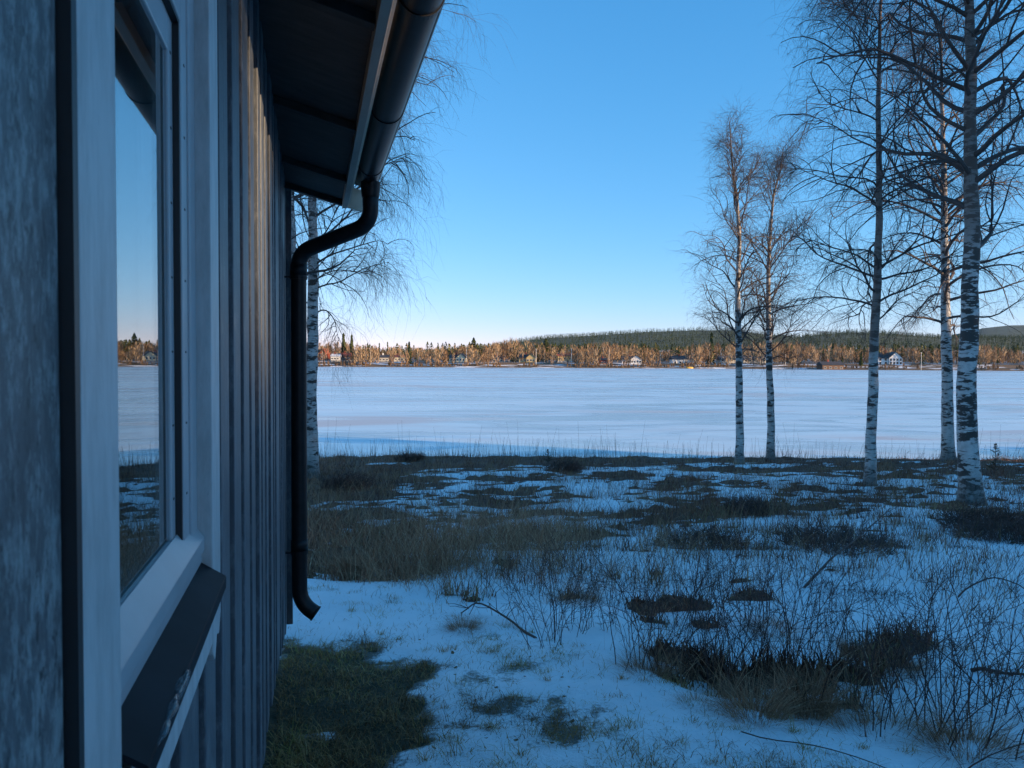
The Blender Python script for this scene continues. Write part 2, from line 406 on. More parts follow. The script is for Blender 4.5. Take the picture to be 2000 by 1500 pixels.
def grid_mesh(name, X, Y, Z, smooth=True, attrs=None):
    r, c = X.shape
    V = np.stack([X, Y, Z], -1).reshape(-1, 3)
    i = np.arange(r*c).reshape(r, c)
    Fc = np.stack([i[:-1, :-1], i[:-1, 1:], i[1:, 1:], i[1:, :-1]], -1).reshape(-1, 4)
    return mesh_np(name, V, Fc, smooth, attrs)
GH = ground_h(xx, yy)
go = link('ground', grid_mesh('ground', xx, yy, GH, True, {'lawn': lawn_mask(xx, yy)}), M['soil']); tag(go, kind='structure')
SH = snow_h(xx, yy)
sel = rows >= -20
soj = link('snow', grid_mesh('snow', xx[sel], yy[sel], SH[sel], True, {'thk': np.clip((SH - GH)[sel]/.04*(3.2 - 2.2*lawn_mask(xx, yy)[sel]), 0, 1)}), M['snow']); tag(soj, 'patchy old snow lying over the lawn and the heath', 'snow', kind='structure')
# the frozen lake, a sheet out to the far bank
lx = np.array([-6000, -1500, -400, -100, -30, 0, 30, 100, 400, 1500, 6000.0]); ly = np.array([24.0, 60, 160, 300, 420, 560])
LX, LY = np.meshgrid(lx, ly)
lk = link('frozen_lake', grid_mesh('frozen_lake', LX, LY, LX*0 + LAKE, False), M['ice']); tag(lk, kind='structure')

def hit(px, py, fn=ground_h):
    "where the ray of a photo pixel meets the near ground"
    d = ray(px, py); d = d / d.y
    D = np.linspace(0.5, 30, 6000)
    z = EYE + d.z*D; g = fn(d.x*D, D)
    k = np.argmax(z < g)
    return Vector((d.x*D[k], D[k], g[k]))
def g1(x, y, fn=ground_h): return float(fn(np.array([x]), np.array([y]))[0])
print('ground ok')
#PART2
# ------------------------------------------------------------------ the cottage (local x = out from the wall, y = along it, z = height)
WR = math.atan(388/F)                             # the wall runs this much left of the view axis
cot = empty('wooden_cottage', (0, 0, 0), WR)
tag(cot, 'dark stained board-clad cottage with white-trimmed window and black gutter, along the left edge', 'house')
E0 = EYE                                          # heights below are given from eye level
TOP = 1.06
def wall_foot(y): return float(np.interp(y, [0, 2.85, 3.5, 4.65], [-1.24, -1.25, -1.33, -1.55]))
YS, YE = -2.6, 4.63
WY0, WY1, WZ0, WZ1 = 0.60, 1.03, -0.24, 0.46    # window opening
# core wall behind the boards
c = MB()
c.box(-.26, -.176, YS, WY0, E0-1.2, E0+TOP+.1).box(-.26, -.176, WY1, YE-.012, E0-1.3, E0+TOP+.1)
c.box(-.26, -.176, WY0, WY1, E0-1.2, E0+WZ0).box(-.26, -.176, WY0, WY1, E0+WZ1, E0+TOP+.1)
c.build('wall_core', M['darkwood'], cot)
MB().box(-4.6, -.26, YE-.1, YE-.012, E0-1.3, E0+2.2).build('gable_wall', M['board'], cot)
MB().box(-4.6, -.26, YS, YS+.1, E0-1.3, E0+2.2).build('gable_wall', M['board'], cot)
MB().box(-4.7, -4.6, YS, YE, E0-1.3, E0+TOP).build('back_wall', M['board'], cot)
MB().box(-4.5, -.24, YS+.1, YE-.1, E0-2.2, E0-1.12).build('foundation', simple('concrete', (.25, .25, .25), .9, .2, 6), cot)
rm = MB().box(-3.2, -3.15, -1.2, 3.2, E0-1.1, E0+.95)
rm.box(-3.15, -.26, -1.25, -1.2, E0-1.1, E0+.95).box(-3.15, -.26, 3.2, 3.25, E0-1.1, E0+.95).box(-3.15, -.26, -1.2, 3.2, E0+.95, E0+1.0)
rm.build('room_wall', M['room'], cot)
def board(y0, y1, z0, z1, x=-.15, t=.022, mm='board'):
    j = random.uniform(-.0022, .0022)
    a = random.uniform(-.0018, .0018)
    mb = MB()
    x0 = x - t; xa, xb = x + j - a, x + j + a
    mb.add([(x0,y0,z0),(xa,y0,z0),(xb,y1,z0),(x0,y1,z0),(x0,y0,z1),(xa,y0,z1),(xb,y1,z1),(x0,y1,z1)],
           [(0,3,2,1),(4,5,6,7),(0,1,5,4),(1,2,6,5),(2,3,7,6),(3,0,4,7)])
    return mb.build('wall_board', M[mm], cot, bevel=.0025)
P, W = .215, .118
k = -19
while True:
    y0 = 1.39 + P*k; y1 = y0 + W + random.uniform(-.006, .006); k += 1
    if y0 > YE - .05: break
    if y1 < YS: continue
    y1 = min(y1, YE)
    z0 = E0 + wall_foot((y0+y1)/2) + random.uniform(-.008, .008); z1 = E0 + TOP
    if y1 > .24 and y0 < .478: continue
    if y1 > .478 and y0 < 1.155:
        board(y0, y1, z0, E0 - .372); board(y0, y1, E0 + .60, z1)
    else:
        board(y0, y1, z0, z1)
board(.387, .472, E0 - 1.24, E0 + TOP, -.1345, .038, 'board_worn')
board(.245, .372, E0 - 1.24, E0 + TOP, -.1375, .036, 'board_worn')
# under boards closing the gaps of the cladding
k = -19
while True:
    y0 = 1.39 + P*k + W - .02; y1 = y0 + P - W + .04; k += 1
    if y0 > YE - .05: break
    z0 = E0 + wall_foot((y0+y1)/2) + .01
    if y1 > .45 and y0 < 1.15:
        MB().box(-.1755, -.1725, max(y0, YS), min(y1, YE-.02), z0, E0-.372).build('under_board', M['board'], cot)
    else:
        MB().box(-.1755, -.1725, max(y0, YS), min(y1, YE-.02), z0, E0+TOP).build('under_board', M['board'], cot)
MB().box(-.172, -.120, YE, YE+.024, E0-1.54, E0+TOP).build('corner_board', M['board'], cot, bevel=.003)

# window: trims, frame, sash, pane, sill flashing
win = empty('window'); win.parent = cot
def wpart(name, mb, m_, bevel=.0015):
    return mb.build(name, m_, win, bevel=bevel)
def trim_board(y0, y1, z0, z1, x0=-.150, x1=-.128):
    return MB().box(x0, x1, y0, y1, z0, z1)
wpart('side_trim', trim_board(.4845, .571, E0-1.3, E0+.60), M['trim'])
# far trim with a splintered lower end
yb0, yb1 = 1.062, 1.148
zz = [E0-.385, E0-.40, E0-.372, E0-.38, E0-.355]
n = len(zz); ys = np.linspace(yb0, yb1, n)
vs = [(x, y, z) for x in (-.150, -.128) for y, z in zip(ys, zz)] + [(x, y, E0+.60) for x in (-.150, -.128) for y in ys]
fs = []
for i in range(n-1):
    fs += [(i, i+1, n+i+1, n+i), (i, 2*n+i, 2*n+i+1, i+1), (n+i, n+i+1, 3*n+i+1, 3*n+i), (2*n+i, 3*n+i, 3*n+i+1, 2*n+i+1)]
fs += [(0, n, 3*n, 2*n), (n-1, 3*n-1, 4*n-1, 2*n-1)]
wpart('side_trim', MB().add(vs, fs), M['trim'])
wpart('head_trim', trim_board(.573, 1.060, E0+.500, E0+.598), M['trim'])
wpart('bottom_trim', trim_board(.573, 1.060, E0-.368, E0-.292, -.150, -.1275), M['trim'])
wpart('gap_shade_strip', MB().box(-.174, -.1283, .4745, .4843, E0-1.24, E0+.6), M['gasket'], 0)  # black strip standing in for the shade in the gap beside the trim
# casing: outer frame, inner frame, black gasket step, sash and bead, each a little deeper
def ring(y0, y1, z0, z1, w, x0, x1, wb=None):
    wb = w if wb is None else wb
    return MB().box(x0, x1, y0, y0+w, z0, z1).box(x0, x1, y1-w, y1, z0, z1).box(x0, x1, y0+w, y1-w, z1-w, z1).box(x0, x1, y0+w, y1-w, z0, z0+wb)
def ring2(y0, y1, z0, z1, wn, wf, wt, wb, x0, x1):
    return MB().box(x0, x1, y0, y0+wn, z0, z1).box(x0, x1, y1-wf, y1, z0, z1).box(x0, x1, y0+wn, y1-wf, z1-wt, z1).box(x0, x1, y0+wn, y1-wf, z0, z0+wb)
wpart('frame', ring2(.571, 1.062, E0-.275, E0+.500, .035, .050, .050, .024, -.22, -.1460), M['frame'], .002)
wpart('inner_frame', ring2(.606, 1.012, E0-.251, E0+.450, .030, .040, .055, .030, -.22, -.1485), M['frame'], .002)
wpart('gasket', ring(.636, .972, E0-.221, E0+.395, .005, -.22, -.1500), M['gasket'], 0)
wpart('sash', ring2(.641, .967, E0-.216, E0+.390, .030, .026, .042, .010, -.19, -.1570), M['frame'], .002)
# sloping bottom rail
wpart('bottom_rail', MB().prism_y([(-.156, E0-.204), (-.1395, E0-.226), (-.1375, E0-.229), (-.1375, E0-.246), (-.141, E0-.248), (-.141, E0-.262), (-.156, E0-.262)], .5725, 1.0605), M['frame'], .001)
pane = MB().box(-.1625, -.1600, .650, .955, E0-.212, E0+.360); wpart('pane', pane, M['glass'], 0)
pane = MB().box(-.1765, -.1740, .650, .955, E0-.212, E0+.360); wpart('pane', pane, M['glass'], 0)
for z in np.arange(E0-.16, E0+.40, .085):
    for yy_, xx_ in ((.992, -.1485), (.954, -.1570)):
        wpart('screw', MB().box(xx_-.0003, xx_+.0006, yy_-.003, yy_+.003, z-.0012, z+.0012), M['gasket'], 0)
wpart('sill_flashing', MB().prism_y([(-.150, E0-.2625), (-.142, E0-.2625), (-.1125, E0-.2815), (-.1115, E0-.2835), (-.1115, E0-.297), (-.1135, E0-.297), (-.1135, E0-.2865), (-.142, E0-.2675), (-.150, E0-.2675)], .5722, 1.0612), M['flashing'], 0)

# eaves: sloping soffit, rafters, fascia, barge board, roof
def soff_z(x): return E0 + 1.005 - (x + .15)*.265
V_END = 4.66
so_b = MB().prism_y([(-.30, soff_z(-.30)+.02), (.165, soff_z(.165)+.02), (.165, soff_z(.165)+.04), (-.30, soff_z(-.30)+.04)], YS-.3, V_END)
so_b.build('soffit', M['soffit'], cot)
y = -2.2
for y in (-1.9, -.95, 0.05, 1.1, 2.13, 3.12, 4.02, V_END-.05):
    MB().prism_y([(-.30, soff_z(-.30)-.012), (.164, soff_z(.164)-.012), (.164, soff_z(.164)+.02), (-.30, soff_z(-.30)+.02)], y, y+.045).build('rafter', M['darkwood'], cot, bevel=.002)
MB().box(.166, .196, YS-.3, V_END, soff_z(.166)-.02, soff_z(.166)+.13).build('fascia_board', M['fascia'], cot, bevel=.002)
MB().box(.1965, .210, YS-.3, V_END-.01, soff_z(.166)+.004, soff_z(.166)+.13).build('fascia_trim', M['barge'], cot)
bb = MB().prism_y([(-.9, soff_z(-.9)-.016), (.30, soff_z(.30)-.002), (.30, soff_z(.30)+.12), (-.9, soff_z(-.9)+.17)], V_END+.002, V_END+.026)
bb.build('barge_board', M['barge'], cot)
rf = MB().prism_y([(.30, E0+1.035), (.30, E0+1.065), (-2.4, E0+1.065+.265*2.7), (-5.1, E0+1.065), (-5.1, E0+1.035), (-2.4, E0+1.035+.265*2.7)], YS-.32, V_END+.03)
rf.build('roof', M['roofing'], cot)
# gutter: half-round trough with a beaded outer lip
GX, GZ, GR = .288, E0+1.012, .062
gp = []
ang = [math.pi*(1 + i/16) for i in range(17)]
prof = [(GX + GR*math.cos(a), GZ + GR*math.sin(a)) for a in ang] + [(GX + (GR-.003)*math.cos(a), GZ + (GR-.003)*math.sin(a)) for a in reversed(ang)]
G_END = 4.34
gut = MB(); npf = len(prof)
vs = [(x, YS-.3, z) for x, z in prof] + [(x, G_END, z) for x, z in prof]
fs = [(i, i+npf, (i+1) % npf + npf, (i+1) % npf) for i in range(npf)]
gut.add(vs, fs)
go_ = gut.build('gutter', M['steel'], cot, smooth=True)
MB().tube([(GX+GR+.002, YS-.3, GZ), (GX+GR+.002, G_END, GZ)], .008, 8).build('rolled_lip', M['steel'], go_, smooth=True)
MB().prism_y([(x, z) for x, z in prof[:17]], G_END, G_END+.004).build('end_cap', M['steel'], go_)
for y in (.05, 1.1, 2.13, 3.12, 4.02):
    br = MB(); pr2 = [(GX + (GR+.0035)*math.cos(a), GZ + (GR+.0035)*math.sin(a)) for a in ang]
    vs = []; 
    for yy_ in (y, y+.028): vs += [(x, yy_, z) for x, z in pr2] + [(GX + (GR-.001)*math.cos(a), yy_, GZ + (GR-.001)*math.sin(a)) for a in ang]
    q = len(ang); fs = []
    for i in range(q-1):
        fs += [(i, i+1, 2*q+i+1, 2*q+i), (i, q+i, q+i+1, i+1), (2*q+i, 2*q+i+1, 3*q+i+1, 3*q+i)]
    br.add(vs, fs).box(.197, GX-GR+.002, y, y+.028, GZ-.004, GZ+.001)
    br.build('gutter_bracket', M['steel'], go_)
# down pipe with two bends and a shoe
def bend(pts, r, k=7):
    out = [Vector(pts[0])]
    for a, b_, c_ in zip(pts, pts[1:], pts[2:]):
        a, b_, c_ = Vector(a), Vector(b_), Vector(c_)
        d1 = (a-b_).normalized(); d2 = (c_-b_).normalized(); p0 = b_ + d1*r; p2 = b_ + d2*r
        for i in range(k+1):
            t = i/k; out.append(p0*(1-t)**2 + b_*2*t*(1-t) + p2*t*t)
    out.append(Vector(pts[-1])); return out
PX, PY = -.078, 4.40
OY = 4.20
dp = MB().tube(bend([(GX+.01, OY, GZ-.05), (GX+.01, OY, E0+.735), (PX, PY, E0+.595), (PX, PY, E0-1.345), (PX+.085, PY-.02, E0-1.405)], .085, 9), .0425, 20, cap=False)
dpo = dp.build('down_pipe', M['steel'], cot, smooth=True)
md = dpo.modifiers.new('wall', 'SOLIDIFY'); md.thickness = .002
MB().tube([(GX+.01, OY, GZ-.055), (GX+.01, OY, GZ-.10), (GX+.01, OY, GZ-.135)], [.054, .05, .046], 20, cap=False).build('gutter_outlet', M['steel'], dpo, smooth=True)
for z in (E0+.50, E0-1.02):
    MB().tube([(PX, PY, z-.03), (PX, PY, z+.03)], .0465, 20).build('pipe_sleeve', M['steel'], dpo, smooth=True)
    MB().box(-.151, PX-.03, PY-.012, PY+.012, z-.045, z-.036).tube([(PX, PY, z-.052), (PX, PY, z-.030)], .0475, 20).build('wall_clip', M['steel'], dpo)
lip = [Vector((PX+.083, PY-.0196, E0-1.4035)), Vector((PX+.090, PY-.021, E0-1.4085))]
MB().tube(lip, .0455, 20, cap=False).build('shoe_lip', M['steel'], dpo, smooth=True)

# a strip of ice frozen to the sill edge
def blob(mb, c_, r, seed, nu=14, nv=9, rot=None):
    vs = []; fs = []
    for i in range(nv+1):
        th = math.pi*i/nv
        for j in range(nu):
            ph = 2*math.pi*j/nu
            d = Vector((math.sin(th)*math.cos(ph), math.sin(th)*math.sin(ph), math.cos(th)))
            k_ = 1 + .22*math.sin(3*d.x+seed)*math.cos(4*d.y+seed*2) + .12*math.sin(7*d.z+seed)
            vs.append(Vector(c_) + rot @ Vector((d.x*r[0]*k_, d.y*r[1]*k_, d.z*r[2]*k_)))
    for i in range(nv):
        for j in range(nu):
            fs.append((i*nu+j, (i+1)*nu+j, (i+1)*nu+(j+1) % nu, i*nu+(j+1) % nu))
    mb.add(vs, fs)
ib = MB()
Rz = Matrix.Rotation(WR, 3, 'Z')
for i, (y, ry, rz) in enumerate([(.628, .024, .0026), (.668, .022, .004), (.715, .030, .0045)]):
    p = Rz @ Vector((-.1125, y, E0-.2835)); blob(ib, p, (.0045, ry*1.1, rz*.9), i*1.7, rot=Rz)
o = ib.build('ice_lump', M['ice_lump'], None, smooth=True); tag(o, 'clear strip of ice frozen to the edge of the dark window sill', 'ice')
print('house ok')
#PART3
# ------------------------------------------------------------------ growing things: batches of polylines swept into thin tubes
def sweep(Pn, Rn, sides=3):
    "Pn (n,k,3) polylines, Rn (n,k) radii -> verts, quads"
    n, k, _ = Pn.shape
    T = np.gradient(Pn, axis=1); T /= np.linalg.norm(T, axis=2, keepdims=True) + 1e-9
    up = np.array([0.37, 0.61, 0.7]); A = np.cross(T, up); A /= np.linalg.norm(A, axis=2, keepdims=True) + 1e-9
    B = np.cross(T, A)
    q = np.arange(sides)*2*np.pi/sides
    V = Pn[:, :, None, :] + Rn[:, :, None, None]*(A[:, :, None, :]*np.cos(q)[:, None] + B[:, :, None, :]*np.sin(q)[:, None])
    i = np.arange(n*k*sides).reshape(n, k, sides)
    a = i[:, :-1, :]; b_ = np.roll(a, -1, 2); d = i[:, 1:, :]; c_ = np.roll(d, -1, 2)
    return V.reshape(-1, 3), np.stack([a, b_, c_, d], -1).reshape(-1, 4)
def join(parts):
    Vs, Fs, o = [], [], 0
    for V, Fc in parts:
        Vs.append(V); Fs.append(Fc + o); o += len(V)
    return np.concatenate(Vs), np.concatenate(Fs)
def unit(v): return v/(np.linalg.norm(v, axis=-1, keepdims=True) + 1e-9)
def grow(r, S, D, L, k, grav, wander):
    "polylines from starts S along D with lengths L; grav pulls along z more and more towards the tip"
    n = len(S); out = np.zeros((n, k, 3)); out[:, 0] = S; d = unit(D.copy())
    st = (L/(k-1))[:, None]
    w = r.normal(size=(n, 3))
    for j in range(1, k):
        out[:, j] = out[:, j-1] + d*st
        w = 0.5*w + r.normal(size=(n, 3))
        g = grav if np.isscalar(grav) else grav[:, None]
        d = unit(d + wander*w + np.array([0, 0, 1.0])*g*(j/(k-1)))
    return out
def pick(r, Pn, per, lo, hi):
    "points and tangents at random places along each polyline"
    n, k, _ = Pn.shape
    t = (lo + (hi - lo)*(np.arange(per)[None, :] + r.random((n, per)))/per)
    f = t*(k-1); i = np.clip(f.astype(int), 0, k-2); u = (f - i)[..., None]
    ii = np.arange(n)[:, None]
    p = Pn[ii, i]*(1-u) + Pn[ii, i+1]*u; T = unit(Pn[ii, i+1] - Pn[ii, i])
    return p.reshape(-1, 3), T.reshape(-1, 3), t.reshape(-1), np.repeat(np.arange(n), per)
def side_dirs(r, T, ang):
    v = unit(np.cross(T, r.normal(size=T.shape)))
    return unit(T*np.cos(ang)[:, None] + v*np.sin(ang)[:, None])

def birch(label, stem_px, D, r0, H, seed, start=0.22, n1=40, spread=0.30, up=0.75, droop=-0.22, hang=0.5, barkm='bark', twig_r=.0027, extra=None, lean_y=0.0, darkfrom=None, name='birch_tree', n2=9, n3=7, limb=1.0):
    r = np.random.default_rng(seed)
    base = at(*stem_px[0], D)
    base.z = g1(base.x, base.y) - 0.12
    pts = [np.array(base)] + [np.array(at(x, y, D)) for x, y in stem_px[1:]]
    top = pts[-1]; dirv = unit(pts[-1]-pts[-2])
    if top[2] < base.z + H:                          # carry the stem on above the frame
        ext = (base.z + H - top[2])/3
        for j in range(3): pts.append(pts[-1] + (dirv*.5 + np.array([r.normal()*.05, r.normal()*.05, .5]))*ext)
    pts = np.array(pts); zt = pts[:, 2]
    K = 60
    tz = np.linspace(0, 1, K)
    zs = zt[0] + (zt[-1]-zt[0])*tz
    stem = np.stack([np.interp(zs, zt, pts[:, 0]), np.interp(zs, zt, pts[:, 1]), zs], -1)
    sm = stem.copy()
    for _ in range(2): sm[1:-1] = (sm[:-2] + 2*sm[1:-1] + sm[2:])/4
    stem = sm
    stem[3:, 0] += .02*np.cumsum(r.normal(size=K-3))*.4; stem[3:, 1] += .02*np.cumsum(r.normal(size=K-3))*.4
    Ht = zt[-1] - zt[0]; hgt = zs - zt[0]
    rad = r0*(1 - tz)**0.85 + .008 + r0*.55*np.exp(-hgt/0.22)
    root = empty(name, (float(base.x), float(base.y), float(base.z)))
    tag(root, label, 'tree', 'birches on the lake bank')
    B0 = np.array(base)
    # trunk with uneven girth
    sides = 16; q = np.arange(sides)*2*np.pi/sides
    KK = 150; tt = np.linspace(0, 1, KK)
    st2 = np.stack([np.interp(tt, tz, stem[:, c_]) for c_ in range(3)], -1); rd2 = np.interp(tt, tz, rad)
    gir = 1 + .07*fbm(np.cos(q)[None]*1.2 + seed, tt[:, None]*Ht*3.0, seed, 3) + .05*np.sin(q*3+seed)[None]*np.exp(-(tt*Ht)/.5)[:, None]*2
    V = st2[:, None, :] + (rd2[:, None]*gir)[..., None]*np.stack([np.cos(q), np.sin(q), 0*q], -1)[None]
    i = np.arange(KK*sides).reshape(KK, sides); a = i[:-1]; d = i[1:]
    Fc = np.stack([a, np.roll(a, -1, 1), np.roll(d, -1, 1), d], -1).reshape(-1, 4)
    foot = np.repeat(np.clip(1.0 - tt*Ht/.75, 0, 1)**.7, sides)
    thin = np.repeat(np.clip((tt - .55)/.3, 0, 1)*.85, sides)
    if darkfrom is not None: thin = np.maximum(thin, np.repeat(sstep(darkfrom-.4, darkfrom+.7, tt*Ht)*.75, sides))  # browner above the given height
    tr_ = link('trunk', mesh_np('trunk', V - B0, Fc, True, {'foot': foot, 'thin': thin}), M[barkm], root)
    tr_.matrix_parent_inverse = Matrix()
    # limbs
    t = np.sort(start + (0.97-start)*r.random(n1)**0.9)
    az = np.arange(n1)*2.39996 + r.random(n1)*.9
    p1 = np.stack([np.interp(t, tz, stem[:, c_]) for c_ in range(3)], -1)
    rel = (t - start)/(1 - start)
    L1 = Ht*spread*(0.45 + 0.75*np.sin(np.pi*np.clip(rel*.9+.12, 0, 1)))*(0.65 + .6*r.random(n1))*(1 - .45*rel)
    upv = up*(0.55 + .9*rel) + .15*r.normal(size=n1)
    d1 = np.stack([np.cos(az), np.sin(az), upv], -1)
    if extra is not None:
        for (hz, az_, ln, u_) in extra:
            tt_ = (hz - (zt[0]))/Ht
            p1 = np.vstack([p1, [[np.interp(tt_, tz, stem[:, c_]) for c_ in range(3)]]]); d1 = np.vstack([d1, [[math.cos(az_), math.sin(az_), u_]]]); L1 = np.append(L1, ln*1.12); t = np.append(t, tt_); rel = np.append(rel, .2)
    b1 = grow(r, p1, d1, L1, 12, droop*(1 - .7*rel), .12)
    rr1 = np.minimum(np.interp(t, tz, rad)*.46, .010 + L1*.0135)*limb
    R1 = rr1[:, None]*np.linspace(1, .14, 12)[None]**1.1 + .0025
    parts = [sweep(b1, R1, 5)]
    p2, T2, t2, i2 = pick(r, b1, n2, .14, 1.0)
    L2 = L1[i2]*(.50 - .28*t2)*(.5 + .9*r.random(len(i2))) + .14
    d2 = side_dirs(r, T2, .5 + .45*r.random(len(i2))); d2[:, 2] += .12
    b2 = grow(r, p2, d2, L2, 7, droop*1.6*np.ones(len(i2)) - .10*hang, .13)
    R2 = (np.minimum(.004 + L2*.0085, rr1[i2]*.6))[:, None]*np.linspace(1, .3, 7)[None] + .0012
    parts.append(sweep(b2, R2, 4))
    p3, T3, t3, i3 = pick(r, b2, n3, .1, 1.0)
    L3 = (.16 + .5*r.random(len(i3)))*(1 + 1.2*hang*r.random(len(i3)))*(Ht/12)**.4
    d3 = side_dirs(r, T3, .45 + .5*r.random(len(i3)))
    b3 = grow(r, p3, d3, L3, 5, -(.18 + 1.1*hang)*np.ones(len(i3)), .18)
    R3 = np.full((len(i3), 1), twig_r)*np.linspace(1, .5, 5)[None]
    parts.append(sweep(b3, R3, 3))
    n4 = 2
    p4, T4, t4, i4 = pick(r, b3, n4, .25, .95)
    b4 = grow(r, p4, side_dirs(r, T4, .5 + .4*r.random(len(i4))), L3[i4]*(.35 + .4*r.random(len(i4))), 3, -(.1 + .8*hang)*np.ones(len(i4)), .15)
    parts.append(sweep(b4, np.full((len(i4), 1), twig_r*.75)*np.linspace(1, .5, 3)[None], 3))
    V, Fc = join([parts[0]]); link('limbs', mesh_np('limbs', V - B0, Fc, True), M['twig'], root)
    V, Fc = join(parts[1:]); cr = link('crown', mesh_np('crown', V - B0, Fc, True), M['twig'], root)
    return root

# five on the right of the view
birch('slim birch with bare lit top, leftmost of the right-hand birches', [(1445, 905), (1443, 780), (1441, 640), (1443, 560), (1447, 470), (1440, 370), (1430, 290), (1427, 235)], 23.4, .125, 5, 11, limb=.75, start=.30, n1=40, spread=.19, up=1.3, droop=-.10, hang=.25)
birch('slim birch close behind the leftmost right-hand birch, slightly shorter', [(1506, 890), (1505, 780), (1500, 690), (1500, 560), (1505, 450), (1508, 390), (1527, 320), (1528, 285)], 25.6, .13, 5, 12, limb=.75, start=.32, n1=40, spread=.19, up=1.35, droop=-.08, hang=.25)
birch('tall thin dark birch, middle of the right-hand group', [(1700, 945), (1700, 850), (1704, 700), (1706, 560), (1709, 400), (1709, 200), (1710, 0)], 17.2, .115, 12.5, 13, start=.30, n1=44, spread=.21, up=.75, droop=-.12, hang=.5, darkfrom=3.0, n2=10, n3=8, limb=.7)
birch('grey-white birch standing right behind the thickest birch', [(1853, 892), (1849, 800), (1845, 620), (1842, 480), (1838, 300), (1832, 120)], 25.8, .20, 15, 14, start=.30, n1=48, spread=.25, up=.75, droop=-.12, hang=.3)
birch('thickest birch, black-limbed with a white lower trunk, near the right edge', [(1897, 975), (1893, 900), (1885, 760), (1888, 640), (1893, 450), (1896, 250), (1897, 0)], 14.2, .185, 13.5, 15, start=.33, n1=48, spread=.25, up=.75, droop=-.13, hang=.6, barkm='bark_dark', darkfrom=4.7, n2=11, n3=8)
# two weeping ones beyond the corner of the cottage
birch('weeping birch with white spotted trunk just right of the black down pipe', [(610, 925), (608, 800), (611, 640), (613, 500), (611, 380), (608, 200), (606, 0)], 19.5, .165, 16, 16, start=.26, n1=36, spread=.20, up=.7, droop=-.13, hang=1.25, twig_r=.0024, n2=12, n3=11, limb=.6, extra=[(3.3, .1, 1.9, .5), (3.9, -.35, 2.2, .6), (4.5, .25, 2.7, .65), (5.1, -.1, 2.9, .7), (5.6, .5, 2.9, .7), (6.3, .0, 3.1, .8), (7.0, -.4, 3.3, .8), (7.6, .3, 3.5, .8), (8.4, -.1, 3.6, .9), (9.2, .2, 3.6, .9), (10., -.2, 3.5, 1.0), (10.8, .15, 3.4, 1.0), (11.6, -.1, 3.2, 1.1), (12.4, .2, 2.8, 1.2)])
birch('weeping birch half hidden between cottage wall and down pipe', [(570, 930), (569, 700), (570, 500), (570, 380), (572, 0)], 19.0, .16, 15, 17, start=.34, n1=36, spread=.26, up=.6, droop=-.18, hang=.9, n2=8, n3=6)
print('birches ok')
#PART4
# ------------------------------------------------------------------ ground cover
def blades(r, P0, H, width, bend, k=4, var=None, lean=None):
    "flat tapering blades: P0 (n,3), heights H; returns verts, tris-as-quads, var"
    n = len(P0)
    az = r.random(n)*2*np.pi
    d = np.stack([np.cos(az), np.sin(az), np.zeros(n)], -1) if lean is None else unit(lean + .5*np.stack([np.cos(az), np.sin(az), np.zeros(n)], -1))
    s = np.stack([-d[:, 1], d[:, 0], np.zeros(n)], -1)
    fa = r.random(n)*2*np.pi; s = unit(np.stack([np.cos(fa), np.sin(fa), 0*fa], -1))
    t = np.linspace(0, 1, k)
    b_ = bend*(0.3 + r.random(n))
    hor = (H*b_)[:, None]*t[None]**1.7
    ver = H[:, None]*t[None]*(1 - .45*np.minimum(b_, 1.4)[:, None]*t[None])
    C = P0[:, None, :] + d[:, None, :]*hor[..., None]; C[..., 2] += ver
    w = width*(0.6 + .8*r.random(n))[:, None]*(1 - .85*t)[None]
    V = np.stack([C - s[:, None]*w[..., None], C + s[:, None]*w[..., None]], 2)
    i = np.arange(n*k*2).reshape(n, k, 2)
    Fc = np.stack([i[:, :-1, 0], i[:, :-1, 1], i[:, 1:, 1], i[:, 1:, 0]], -1).reshape(-1, 4)
    vv = (r.random(n) if var is None else var)
    return V.reshape(-1, 3), Fc, np.repeat(vv, k*2)
def scatter(r, n, dmin, dmax, tmax=.98, keep=None):
    "points spread evenly over the picture's near ground"
    u = r.random(n); D = dmin*(dmax/dmin)**u
    x = (r.random(n)*2 - 1)*tmax*(D*.72 + .8)
    m_ = np.ones(n, bool) if keep is None else keep(x, D, r)
    return x[m_], D[m_]
def expo(x, y): return ground_h(x, y) - snow_h(x, y)
def inhouse(x, y): return x < -0.258*y - 0.19
r = np.random.default_rng(51)
# heather and bilberry on the snow-free hummocks
def keep_h(x, D, r): return (expo(x, D) > -.012 + .032*r.normal(size=len(x))) & (lawn_mask(x, D) < .3) & (D < shore(x) + .3) & ~inhouse(x, D)
x, y = scatter(r, 250000, 3.0, 28.2, keep=keep_h)
print('heather', len(x))
cl = fbm(x*.9, y*.9, 61, 2)
H = (.03 + .15*r.random(len(x))**1.5*(1 + cl))
var = np.clip(.42 + .55*fbm(x*.7, y*.7, 62, 2) + .32*r.normal(size=len(x)), 0, 1)
Vv, Fc, vr = blades(r, np.stack([x, y, ground_h(x, y) - .01], -1), H, .0055, .6, 3, var)
wd = np.repeat(np.interp(y, [3, 28], [1, 3.2]), 6)
o = link('heather', mesh_np('heather', Vv, Fc, False, {'var': vr}), M['heather']); tag(o, 'low dark heather and bilberry covering the snow-free hummocks', 'heather', kind='stuff')
